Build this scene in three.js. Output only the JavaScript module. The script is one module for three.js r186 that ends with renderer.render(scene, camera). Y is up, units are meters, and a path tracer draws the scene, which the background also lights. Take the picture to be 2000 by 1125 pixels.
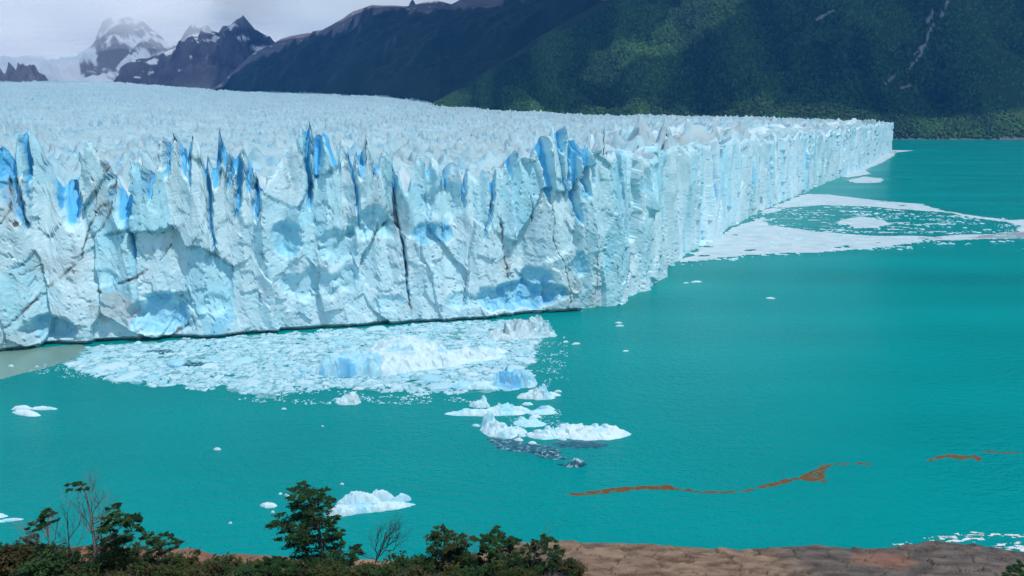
import * as THREE from 'three';
import { mergeGeometries } from 'three/addons/utils/BufferGeometryUtils.js';

// ------------------------------------------------------------------ camera, sky, sun, exposure
const EYE = 64, FOCAL = 1500, HORIZON = 236;                      // metres above the lake; focal length and eye level in units of a 2000 wide frame
const PITCH = Math.atan((562.5 - HORIZON) / FOCAL);
const scene = new THREE.Scene();
const camera = new THREE.PerspectiveCamera(2 * Math.atan(562.5 / FOCAL) * 180 / Math.PI, 2000 / 1125, 0.5, 40000);
camera.position.set(0, EYE, 0);
camera.rotation.set(-PITCH, 0, 0);

const renderer = new THREE.WebGLRenderer();
renderer.toneMapping = THREE.LinearToneMapping;
renderer.toneMappingExposure = 0.87;
renderer.shadowMap.enabled = true;

const SUN = new THREE.Vector3(0.31, 0.87, 0.20).normalize();
const sun = new THREE.DirectionalLight(new THREE.Color().setRGB(1, 0.96, 0.89), 3.5);
sun.position.copy(SUN).multiplyScalar(3000); sun.target.position.set(0, 0, -300);
sun.castShadow = true; sun.shadow.radius = 2.2; sun.shadow.mapSize.set(4096, 4096);
Object.assign(sun.shadow.camera, { left: -500, right: 500, top: 500, bottom: -500, near: 1, far: 8000 });
scene.add(sun, sun.target);

// ------------------------------------------------------------------ noise
function rng(seed) { let a = seed >>> 0; return () => { a = (a + 0x6D2B79F5) | 0; let t = Math.imul(a ^ (a >>> 15), 1 | a); t = (t + Math.imul(t ^ (t >>> 7), 61 | t)) ^ t; return ((t ^ (t >>> 14)) >>> 0) / 4294967296; }; }
const perm = new Uint8Array(512);
{ const r = rng(77), p = [...Array(256).keys()]; for (let i = 255; i > 0; i--) { const j = (r() * (i + 1)) | 0; [p[i], p[j]] = [p[j], p[i]]; } for (let i = 0; i < 512; i++) perm[i] = p[i & 255]; }
const fade = (t) => t * t * t * (t * (t * 6 - 15) + 10);
function grad(h, x, y, z) { h &= 15; const u = h < 8 ? x : y, v = h < 4 ? y : h === 12 || h === 14 ? x : z; return ((h & 1) ? -u : u) + ((h & 2) ? -v : v); }
function n3(x, y, z = 0) {
  const X = Math.floor(x), Y = Math.floor(y), Z = Math.floor(z); x -= X; y -= Y; z -= Z;
  const u = fade(x), v = fade(y), w = fade(z), a = X & 255, b = Y & 255, c = Z & 255;
  const A = perm[a] + b, B = perm[a + 1] + b, AA = perm[A & 255] + c, AB = perm[(A + 1) & 255] + c, BA = perm[B & 255] + c, BB = perm[(B + 1) & 255] + c;
  const l = (p, q, t) => p + t * (q - p);
  return l(l(l(grad(perm[AA & 255], x, y, z), grad(perm[BA & 255], x - 1, y, z), u), l(grad(perm[AB & 255], x, y - 1, z), grad(perm[BB & 255], x - 1, y - 1, z), u), v),
    l(l(grad(perm[(AA + 1) & 255], x, y, z - 1), grad(perm[(BA + 1) & 255], x - 1, y, z - 1), u), l(grad(perm[(AB + 1) & 255], x, y - 1, z - 1), grad(perm[(BB + 1) & 255], x - 1, y - 1, z - 1), u), v), w);
}
function fbm(x, y, z = 0, o = 4) { let a = 0.5, s = 0; for (let i = 0; i < o; i++) { s += a * n3(x, y, z + i * 7.3); x *= 2.03; y *= 2.03; z *= 2.03; a *= 0.5; } return s; }
function ridged(x, y, z = 0, o = 4) { let a = 0.5, s = 0; for (let i = 0; i < o; i++) { s += a * (1 - Math.abs(n3(x, y, z + i * 5.1)) * 2); x *= 2.07; y *= 2.07; a *= 0.5; } return s; }
function hash(i, j, k = 0) { let h = Math.imul(i, 374761393) + Math.imul(j, 668265263) + Math.imul(k, 1274126177); h = Math.imul(h ^ (h >>> 13), 1274126177); h ^= h >>> 16; return (h >>> 0) / 4294967296; }
const W = { f1: 0, f2: 0, i: 0, j: 0, dx: 0, dy: 0 };
function worley(x, y, seed = 0) {
  const X = Math.floor(x), Y = Math.floor(y); W.f1 = 9; W.f2 = 9;
  for (let j = Y - 1; j <= Y + 1; j++) for (let i = X - 1; i <= X + 1; i++) {
    const dx = i + 0.1 + 0.8 * hash(i, j, seed) - x, dy = j + 0.1 + 0.8 * hash(i, j, seed + 1) - y, d = Math.sqrt(dx * dx + dy * dy);
    if (d < W.f1) { W.f2 = W.f1; W.f1 = d; W.i = i; W.j = j; W.dx = dx; W.dy = dy; } else if (d < W.f2) W.f2 = d;
  }
  return W;
}
const clamp = (x, a = 0, b = 1) => x < a ? a : x > b ? b : x;
const smooth = (a, b, x) => { const t = clamp((x - a) / (b - a)); return t * t * (3 - 2 * t); };
const mix = (a, b, t) => a + (b - a) * t;
function table(pts, x) {                                          // piecewise linear
  if (x <= pts[0][0]) return pts[0][1];
  for (let i = 1; i < pts.length; i++) if (x <= pts[i][0]) return mix(pts[i - 1][1], pts[i][1], (x - pts[i - 1][0]) / (pts[i][0] - pts[i - 1][0]));
  return pts[pts.length - 1][1];
}

// ------------------------------------------------------------------ where things stand: survey of the view (frame units of 2000 x 1125) to metres
const cp = Math.cos(PITCH), sp = Math.sin(PITCH);
function rayOf(px, py) { const x = (px - 1000) / FOCAL, y = -(py - 562.5) / FOCAL; return [x, y * cp - sp, -cp - y * sp]; }
function at(px, py, h = 0) { const d = rayOf(px, py), t = (h - EYE) / d[1]; return [d[0] * t, h, d[2] * t]; }
function atDepth(px, py, depth) { const d = rayOf(px, py), t = depth / -d[2]; return [d[0] * t, EYE + d[1] * t, -depth]; }
const FX = FOCAL / cp, FY = FOCAL / cp / cp;                      // near eye level: frame units per radian
const colOf = (x, depth) => 1000 + FX * x / depth;

// ------------------------------------------------------------------ sky: high broken cloud, white low down
{
  const w = 1024, h = 512, a = new Float32Array(w * h * 4);
  for (let j = 0; j < h; j++) for (let i = 0; i < w; i++) {
    const el = ((j + 0.5) / h - 0.5) * Math.PI, az = ((i + 0.5) / w - 0.5) * 2 * Math.PI;
    const X = Math.cos(el) * Math.cos(az), Y = Math.sin(el), Z = Math.cos(el) * Math.sin(az);
    const k = 1 / (Math.max(Y, 0) + 0.16);
    const c = fbm(X * k * 0.9 + 3, Z * k * 0.9, 1.7, 5), g = fbm(X * 5 + 11, Y * 14, Z * 5, 4);
    const cover = clamp(smooth(-0.16, 0.2, c) * 0.75 + (1 - smooth(0.05, 0.36, Y)) * 0.95);
    const grey = clamp(0.3 + 0.95 * g + smooth(0.05, 0.15, Y) * 0.5);
    const cl = [mix(0.98, 0.50, grey), mix(1.03, 0.60, grey), mix(1.05, 0.70, grey)];
    const b = [mix(0.42, 0.17, smooth(0, 0.8, Y)), mix(0.65, 0.40, smooth(0, 0.8, Y)), mix(0.85, 0.76, smooth(0, 0.8, Y))];
    const low = 1 + 0.74 * (1 - smooth(0.06, 0.3, Y)); for (let q = 0; q < 3; q++) a[(j * w + i) * 4 + q] = mix(b[q], cl[q], cover) * low;   // cloud banks low in the sky are the brightest
    a[(j * w + i) * 4 + 3] = 1;
  }
  const t = new THREE.DataTexture(a, w, h, THREE.RGBAFormat, THREE.FloatType);
  t.mapping = THREE.EquirectangularReflectionMapping; t.magFilter = THREE.LinearFilter; t.needsUpdate = true;
  scene.background = t; scene.environment = t;
}
scene.fog = new THREE.FogExp2(new THREE.Color().setRGB(0.03, 0.30, 1.0), 5.4e-5);

// ------------------------------------------------------------------ textures and materials
function noiseTexture(size, fn) {                                 // single channel relief, wraps round
  const d = new Uint8Array(size * size * 4);
  for (let j = 0; j < size; j++) for (let i = 0; i < size; i++) {
    const v = clamp(fn(i / size, j / size)) * 255, o = (j * size + i) * 4; d[o] = d[o + 1] = d[o + 2] = v; d[o + 3] = 255;
  }
  const t = new THREE.DataTexture(d, size, size); t.wrapS = t.wrapT = THREE.RepeatWrapping; t.magFilter = THREE.LinearFilter; t.needsUpdate = true; return t;
}
function tiled(fn) { return (u, v) => { const s = (t) => t * t * (3 - 2 * t); const a = s(u), b = s(v); return fn(u, v) * (1 - a) * (1 - b) + fn(u - 1, v) * a * (1 - b) + fn(u, v - 1) * (1 - a) * b + fn(u - 1, v - 1) * a * b; }; }
const iceRelief = noiseTexture(512, tiled((u, v) => 0.5 + 0.75 * fbm(u * 9 + 4, v * 9, 2, 6)));
const rockRelief = noiseTexture(512, tiled((u, v) => 0.35 + 0.5 * ridged(u * 7 + 4, v * 7, 3, 6)));
const waveRelief = noiseTexture(1024, tiled((u, v) => { const wx = 0.5 * n3(u * 5, v * 5, 9); return 0.5 + 0.35 * n3(u * 14 + wx, v * 26 + wx, 1) + 0.3 * n3(u * 33, v * 52 + wx, 4) + 0.22 * n3(u * 70, v * 105, 7) + 0.12 * n3(u * 150, v * 190, 7); }));
const std = (o) => new THREE.MeshStandardMaterial(o);
const iceMat = std({ vertexColors: true, roughness: 0.62, bumpMap: iceRelief, bumpScale: 0.16, side: THREE.DoubleSide });
const fieldMat = std({ vertexColors: true, roughness: 0.7, bumpMap: iceRelief, bumpScale: 0.3, side: THREE.DoubleSide });
const floeMat = new THREE.MeshPhysicalMaterial({ vertexColors: true, roughness: 0.55, side: THREE.DoubleSide });
const wetIceMat = new THREE.MeshPhysicalMaterial({ vertexColors: true, roughness: 0.22, ior: 1.31, side: THREE.DoubleSide });
const landMat = std({ vertexColors: true, roughness: 0.95, side: THREE.DoubleSide });
const rockMat = std({ vertexColors: true, roughness: 0.85, bumpMap: rockRelief, bumpScale: 0.25, side: THREE.DoubleSide });
const barkMat = std({ vertexColors: true, roughness: 0.9 });
const leafMat = new THREE.MeshPhysicalMaterial({ vertexColors: true, roughness: 0.85, specularIntensity: 0.35, transmission: 0.32, thickness: 0, side: THREE.DoubleSide });
const lanes = (lo, hi, sd) => noiseTexture(256, tiled((u, v) => mix(lo, hi, clamp(0.5 + 1.3 * fbm(u * 3 + sd, v * 7, sd, 5)))));
const windMap = lanes(0.45, 1.0, 3), siltMap = lanes(0.86, 1.0, 9); windMap.repeat.set(46 / 420, 46 / 420); siltMap.repeat.set(46 / 610, 46 / 330); siltMap.colorSpace = THREE.SRGBColorSpace;
const waterMat = new THREE.MeshPhysicalMaterial({ color: new THREE.Color().setRGB(0.0, 0.295, 0.295), map: siltMap, roughness: 0.3, roughnessMap: windMap, ior: 1.33, specularIntensity: 0.13, bumpMap: waveRelief, bumpScale: 0.6 });

// ------------------------------------------------------------------ scene graph helpers
const taken = new Map();
function numbered(n) { const k = taken.get(n) ?? 0; taken.set(n, k + 1); return k ? n + '_' + String(k).padStart(3, '0') : n; }
function shade(o) { o.traverse((c) => { c.castShadow = c.receiveShadow = true; }); return o; }
function top(o, name, data) { o.name = numbered(name); Object.assign(o.userData, data); scene.add(shade(o)); return o; }
function part(name, geo, mat, parent) { const m = new THREE.Mesh(geo, mat); m.name = name; parent.add(m); return m; }
function geom(pos, idx, col, uv) {
  const g = new THREE.BufferGeometry();
  g.setAttribute('position', new THREE.BufferAttribute(pos instanceof Float32Array ? pos : new Float32Array(pos), 3));
  if (col) g.setAttribute('color', new THREE.BufferAttribute(col instanceof Float32Array ? col : new Float32Array(col), 3));
  if (uv) g.setAttribute('uv', new THREE.BufferAttribute(uv instanceof Float32Array ? uv : new Float32Array(uv), 2));
  g.setIndex(new THREE.BufferAttribute(idx instanceof Uint32Array ? idx : new Uint32Array(idx), 1));
  g.computeVertexNormals();
  return g;
}
function inside(poly, x, y) { let c = false; for (let i = 0, j = poly.length - 1; i < poly.length; j = i++) { const [xi, yi] = poly[i], [xj, yj] = poly[j]; if ((yi > y) !== (yj > y) && x < (xj - xi) * (y - yi) / (yj - yi) + xi) c = !c; } return c; }
function segDist(x, y, a, b) { const dx = b[0] - a[0], dy = b[1] - a[1], t = clamp(((x - a[0]) * dx + (y - a[1]) * dy) / (dx * dx + dy * dy + 1e-9)); return Math.hypot(x - a[0] - t * dx, y - a[1] - t * dy); }
function signed(poly, x, y) { let d = 1e9; for (let i = 0, j = poly.length - 1; i < poly.length; j = i++) d = Math.min(d, segDist(x, y, poly[j], poly[i])); return inside(poly, x, y) ? d : -d; }
const world2 = (list) => list.map(([px, py]) => { const p = at(px, py); return [p[0], p[2]]; });
const boundsOf = (poly) => poly.reduce((b, [x, y]) => [Math.min(b[0], x), Math.min(b[1], y), Math.max(b[2], x), Math.max(b[3], y)], [1e9, 1e9, -1e9, -1e9]);
console.log('setup', Math.round(performance.now()));

// ------------------------------------------------------------------ lake
{
  const pos = [-9000, 0, 400, 12000, 0, 400, 12000, 0, -12000, -9000, 0, -12000];
  const uv = []; for (let i = 0; i < 4; i++) uv.push(pos[i * 3] / 46, -pos[i * 3 + 2] / 46);
  top(new THREE.Mesh(geom(pos, [0, 1, 2, 0, 2, 3], null, uv), waterMat), 'lake', { kind: 'structure' });
}

// ------------------------------------------------------------------ ice colours
const WHITE = [0.70, 0.85, 0.89], PALE = [0.42, 0.775, 0.88], BLUE = [0.02, 0.43, 0.80], DUST = [0.46, 0.51, 0.52], SOOT = [0.065, 0.075, 0.075];
function iceColor(out, o, blue, dust, soot, tone) {
  for (let q = 0; q < 3; q++) {
    let c = blue < 0.5 ? mix(WHITE[q], PALE[q], blue * 2) : mix(PALE[q], BLUE[q], blue * 2 - 1);
    c = mix(c, DUST[q], dust); c = mix(c, SOOT[q], soot);
    out[o + q] = c * tone;
  }
}

// ------------------------------------------------------------------ glacier
// plan of the waterline along the front, as points on the lake
const frontPx = [[-620, 716], [-400, 708], [-200, 697], [0, 684], [200, 668], [380, 659], [500, 650], [700, 637], [870, 625], [1000, 617], [1080, 610], [1130, 605], [1180, 596], [1235, 576], [1275, 553], [1300, 522], [1335, 495], [1370, 476], [1420, 444], [1480, 411], [1550, 383], [1610, 356], [1650, 342], [1690, 324], [1720, 305], [1735, 293]];
const frontPts = frontPx.map(([x, y]) => new THREE.Vector3(...at(x, y)));
{ const e = frontPts[frontPts.length - 1]; frontPts.push(new THREE.Vector3(e.x + 8, 0, e.z - 60), new THREE.Vector3(e.x - 40, 0, e.z - 190), new THREE.Vector3(e.x - 160, 0, e.z - 330)); }
const frontCurve = new THREE.CatmullRomCurve3(frontPts, false, 'centripetal');
const FINE = 4000, fine = frontCurve.getPoints(FINE);
const fineS = new Float32Array(FINE + 1); for (let i = 1; i <= FINE; i++) fineS[i] = fineS[i - 1] + fine[i].distanceTo(fine[i - 1]);
const FRONT_LEN = fineS[FINE];
function frontAt(s) {
  let lo = 0, hi = FINE; while (hi - lo > 1) { const m = (lo + hi) >> 1; if (fineS[m] <= s) lo = m; else hi = m; }
  const t = (s - fineS[lo]) / (fineS[hi] - fineS[lo]), a = fine[lo], b = fine[hi];
  const a0 = fine[Math.max(lo - 12, 0)], b0 = fine[Math.min(hi + 12, FINE)], tx = b0.x - a0.x, tz = b0.z - a0.z, l = Math.hypot(tx, tz);
  return [mix(a.x, b.x, t), mix(a.z, b.z, t), -tz / l, tx / l];      // x, z, outward normal
}
function onFace(px, py) {                                         // survey point on the ice wall: distance along the front, height
  const d = rayOf(px, py);
  let best = null;
  for (let i = 0; i < FINE - 400 && !best; i++) {
    const a = fine[i], b = fine[i + 1], ca = a.x * d[2] - a.z * d[0], cb = b.x * d[2] - b.z * d[0];
    if ((ca <= 0) !== (cb <= 0)) { const t = ca / (ca - cb), x = mix(a.x, b.x, t), z = mix(a.z, b.z, t); best = [mix(fineS[i], fineS[i + 1], t), EYE + d[1] * Math.hypot(x, z) / Math.hypot(d[0], d[2])]; }
  }
  return best;
}
const crestPx = [[-560, 300], [-520, 270], [-470, 310], [-420, 275], [-380, 315], [-330, 262], [-280, 308], [-240, 270], [-200, 305], [-160, 268], [-120, 312], [-90, 275], [-50, 308], [-20, 280], [0, 283], [15, 300], [22, 312], [27, 272], [35, 261], [45, 262], [60, 280], [75, 300], [85, 318], [100, 332], [112, 318], [125, 322], [135, 312], [147, 300], [160, 285], [172, 281], [180, 295], [195, 305], [212, 325], [228, 345], [238, 335], [242, 298], [252, 308], [262, 318], [270, 303], [278, 310], [288, 315], [297, 300], [300, 277], [307, 285], [313, 272], [322, 275], [328, 285], [334, 265], [345, 272], [360, 283], [363, 300], [368, 275], [381, 270], [390, 290], [399, 318], [403, 292], [412, 308], [419, 304], [427, 251], [434, 270], [445, 290], [458, 294], [465, 287], [474, 283], [485, 300], [495, 312], [505, 330], [520, 336], [540, 318], [555, 300], [575, 283], [592, 262], [605, 250], [612, 258], [626, 250], [640, 262], [650, 280], [660, 312], [664, 290], [668, 276], [680, 290], [690, 308], [697, 295], [705, 288], [712, 280], [717, 271], [727, 290], [737, 307], [745, 295], [752, 291], [765, 305], [778, 330], [788, 345], [795, 352], [800, 340], [808, 320], [815, 305], [828, 303], [835, 318], [850, 303], [860, 310], [871, 326], [878, 308], [890, 310], [905, 318], [911, 334], [916, 318], [925, 325], [935, 337], [945, 320], [960, 318], [965, 332], [972, 322], [985, 318], [997, 302], [1010, 290], [1017, 302], [1035, 305], [1045, 292], [1054, 280], [1062, 266], [1074, 275], [1078, 258], [1095, 254], [1110, 262], [1120, 268], [1135, 285], [1150, 282], [1165, 295], [1180, 300], [1195, 292], [1206, 298], [1215, 290], [1230, 290], [1245, 292], [1258, 300], [1272, 308], [1282, 292], [1291, 279], [1300, 296], [1320, 284], [1350, 282], [1380, 273], [1420, 274], [1460, 267], [1500, 266], [1550, 260], [1600, 255], [1650, 248], [1690, 244], [1720, 241], [1735, 240]];
const crest = crestPx.map(([x, y]) => onFace(x, y)).filter(Boolean);
crest.unshift([0, crest[0][1]]); crest.push([FRONT_LEN, crest[crest.length - 1][1]]);
// crevasses that open in the front: [top], [bottom], half width in metres, depth
const slotPx = [[[45, 320], [54, 392], 0.5, 4], [[12, 330], [50, 455], 1.0, 5], [[114, 320], [136, 452], 2.4, 10], [[90, 322], [112, 420], 0.8, 5], [[222, 322], [243, 440], 2.3, 10], [[293, 300], [285, 398], 1.0, 8], [[322, 277], [322, 350], 0.8, 6], [[352, 280], [361, 350], 0.9, 6], [[365, 280], [370, 372], 0.5, 4], [[437, 275], [437, 335], 0.8, 6], [[423, 315], [423, 372], 1.1, 6], [[457, 300], [445, 372], 0.9, 6], [[467, 350], [460, 432], 0.7, 5], [[487, 312], [486, 382], 0.8, 6], [[510, 330], [500, 432], 1.1, 8], [[398, 310], [420, 500], 0.5, 4], [[621, 255], [619, 358], 1.25, 10], [[603, 350], [608, 412], 0.6, 5], [[643, 272], [660, 332], 1.2, 7], [[690, 306], [688, 348], 0.5, 4], [[705, 295], [705, 352], 0.8, 6], [[735, 305], [731, 350], 0.7, 5], [[795, 345], [793, 380], 0.9, 6], [[838, 310], [836, 342], 0.9, 5], [[871, 318], [872, 375], 0.8, 6], [[909, 325], [908, 402], 0.8, 6], [[931, 330], [932, 350], 0.5, 4], [[964, 325], [963, 392], 0.7, 5], [[1000, 305], [999, 342], 0.7, 4], [[1058, 282], [1075, 398], 1.5, 5], [[1097, 256], [1097, 302], 0.8, 6], [[1118, 268], [1130, 312], 0.8, 5], [[1089, 292], [1102, 375], 0.6, 4], [[1153, 288], [1155, 362], 0.8, 5], [[1203, 294], [1211, 350], 0.8, 8], [[1209, 345], [1213, 412], 0.55, 6], [[1268, 302], [1270, 360], 1.3, 6], [[780, 430], [800, 600], 0.35, 2], [[250, 440], [262, 520], 0.4, 3], [[690, 350], [706, 450], 0.4, 2.5], [[963, 392], [945, 470], 0.35, 2.5], [[1112, 330], [1103, 390], 0.5, 3], [[1138, 350], [1145, 385], 0.8, 3], [[1123, 395], [1135, 440], 0.8, 3]];
const slots = slotPx.map(([a, b, w, d]) => { const A = onFace(...a), B = onFace(...b); return { a: A, b: B, w, d }; });
{ // more of the same along the far part of the wall and left of the view
  const r = rng(5);
  const s1 = onFace(1300, 400)[0], s0 = onFace(0, 400)[0];
  for (let s = s1; s < FRONT_LEN - 200; s += 5 + 34 * r() * r()) slots.push({ a: [s, 60], b: [s + (r() - 0.4) * 12, 14 + r() * 36], w: 0.4 + 1.8 * r() * r(), d: 2 + r() * 6 });
  for (let s = 4; s < s0; s += 5 + r() * 9) slots.push({ a: [s, 60], b: [s + r() * 6, 22 + r() * 22], w: 0.4 + r() * 1.6, d: 4 + r() * 6 });
}
slots.sort((p, q) => p.a[0] - q.a[0]);
const slotBins = new Map();
slots.forEach((sl) => { const lo = Math.min(sl.a[0], sl.b[0]) - sl.w * 1.6 - 2, hi = Math.max(sl.a[0], sl.b[0]) + sl.w * 1.6 + 2; for (let k = Math.floor(lo / 8); k <= Math.floor(hi / 8); k++) { if (!slotBins.has(k)) slotBins.set(k, []); slotBins.get(k).push(sl); } });
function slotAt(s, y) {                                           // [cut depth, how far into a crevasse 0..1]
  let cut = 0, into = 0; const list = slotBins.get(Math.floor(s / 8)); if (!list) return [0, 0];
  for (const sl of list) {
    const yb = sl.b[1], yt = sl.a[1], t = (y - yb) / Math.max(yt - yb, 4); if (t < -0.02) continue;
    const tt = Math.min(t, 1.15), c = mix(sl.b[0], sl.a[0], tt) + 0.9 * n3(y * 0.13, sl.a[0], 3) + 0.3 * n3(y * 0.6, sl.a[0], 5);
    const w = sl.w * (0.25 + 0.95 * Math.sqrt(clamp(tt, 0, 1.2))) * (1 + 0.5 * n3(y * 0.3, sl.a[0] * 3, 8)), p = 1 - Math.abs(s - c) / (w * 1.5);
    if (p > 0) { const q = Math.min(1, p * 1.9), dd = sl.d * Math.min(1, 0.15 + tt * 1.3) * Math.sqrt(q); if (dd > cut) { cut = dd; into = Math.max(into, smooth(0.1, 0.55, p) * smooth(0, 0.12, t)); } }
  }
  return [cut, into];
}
// dirt bands and cracks seen on the wall
const crackPx = [[[[0, 650], [30, 622], [60, 595], [85, 568], [105, 552], [135, 528], [158, 505], [163, 470], [172, 440], [190, 405], [212, 398]], 0.32], [[[163, 470], [180, 466], [200, 440], [213, 415], [218, 392], [205, 345], [190, 322]], 0.34], [[[195, 568], [215, 560], [240, 552], [265, 542], [284, 529]], 0.42], [[[325, 664], [345, 648], [368, 634]], 0.42], [[[20, 545], [80, 520], [82, 535], [60, 548]], 0.16], [[[0, 440], [18, 410], [14, 375], [8, 345]], 0.3], [[[52, 445], [35, 395], [25, 340]], 0.3], [[[768, 360], [776, 395], [777, 415], [765, 430], [745, 450]], 0.3], [[[777, 415], [782, 450], [788, 480], [793, 520], [796, 560], [803, 612]], 0.3], [[[978, 420], [983, 460], [984, 490], [990, 520], [993, 545]], 0.3], [[[1037, 380], [1042, 410], [1044, 440]], 0.14], [[[1074, 390], [1080, 430], [1077, 465], [1085, 490], [1100, 520], [1108, 560], [1110, 590]], 0.2], [[[1152, 437], [1163, 470], [1163, 510], [1165, 550], [1160, 585]], 0.24], [[[1217, 415], [1222, 450], [1222, 475], [1221, 510], [1222, 560]], 0.3], [[[176, 350], [184, 390], [180, 420]], 0.16], [[[338, 465], [325, 490], [312, 508]], 0.16], [[[1190, 515], [1195, 560]], 0.12], [[[640, 380], [640, 420]], 0.1]];
const cracks = crackPx.map(([l, w]) => { const p = l.map(([x, y]) => onFace(x, y)); const b = boundsOf(p); return { p, w, b }; });
function crackAt(s, y) {
  let k = 0; const wx = s + 0.5 * n3(s * 0.7, y * 0.7, 31), wy = y + 0.5 * n3(s * 0.7, y * 0.7, 47);
  for (const c of cracks) { if (wx < c.b[0] - 2 || wx > c.b[2] + 2 || wy < c.b[1] - 2 || wy > c.b[3] + 2) continue; for (let i = 1; i < c.p.length; i++) { const d = segDist(wx, wy, c.p[i - 1], c.p[i]); k = Math.max(k, 1 - d / (c.w * 1.1 * (1 + 1.5 * n3(s * 0.35, y * 0.35, c.w * 50)))); } }
  return clamp(k * 1.6);
}
// patches on the wall: fresh blue scars and alcoves [px, py, half width, half height, blueness, hollow]
const scarPx = [[845, 455, 42, 24, 0.75, 1.0], [560, 465, 32, 36, 0.6, 2.6], [725, 440, 55, 34, 0.5, 2.4], [690, 380, 30, 20, 0.3, 0.5], [1015, 578, 92, 30, 0.80, 3.0], [1050, 540, 28, 20, 0.7, 1.6], [95, 640, 56, 28, 0.62, 3.4], [318, 612, 64, 40, 0.66, 4.0], [205, 545, 30, 16, 0.35, 0.8], [420, 590, 30, 22, 0.35, 0.9], [660, 480, 40, 34, 0.52, 2.0], [870, 395, 50, 40, 0.42, 1.4], [610, 555, 60, 34, 0.4, 1.6], [1130, 520, 24, 26, 0.62, 1.0], [900, 585, 40, 18, 0.5, 0.7], [1140, 380, 10, 16, 0.6, 0.5], [1130, 415, 9, 22, 0.55, 0.6], [760, 590, 40, 18, 0.4, 0.6], [1275, 355, 16, 34, 0.5, 0.8], [1010, 420, 20, 40, 0.0, 0], [680, 545, 30, 26, 0.4, 0.8]];
const scars = scarPx.map(([x, y, w, h, b, d]) => { const c = onFace(x, y), e = onFace(x + w, y), f = onFace(x, y - h); return { c, rs: Math.abs(e[0] - c[0]), ry: Math.abs(f[1] - c[1]), b, d }; });
const dustPx = [[230, 600, 52, 36, 0.75], [110, 520, 80, 36, 0.35], [190, 390, 34, 60, 0.4], [15, 410, 18, 60, 0.5], [40, 660, 45, 18, 0.4], [780, 420, 24, 50, 0.45], [1110, 560, 16, 60, 0.4], [1222, 500, 12, 70, 0.4], [1160, 580, 14, 30, 0.45], [990, 520, 14, 34, 0.5], [800, 600, 26, 14, 0.3], [330, 480, 20, 40, 0.3]];
const dusts = dustPx.map(([x, y, w, h, k]) => { const c = onFace(x, y), e = onFace(x + w, y), f = onFace(x, y - h); return { c, rs: Math.abs(e[0] - c[0]), ry: Math.abs(f[1] - c[1]), k }; });

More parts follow.
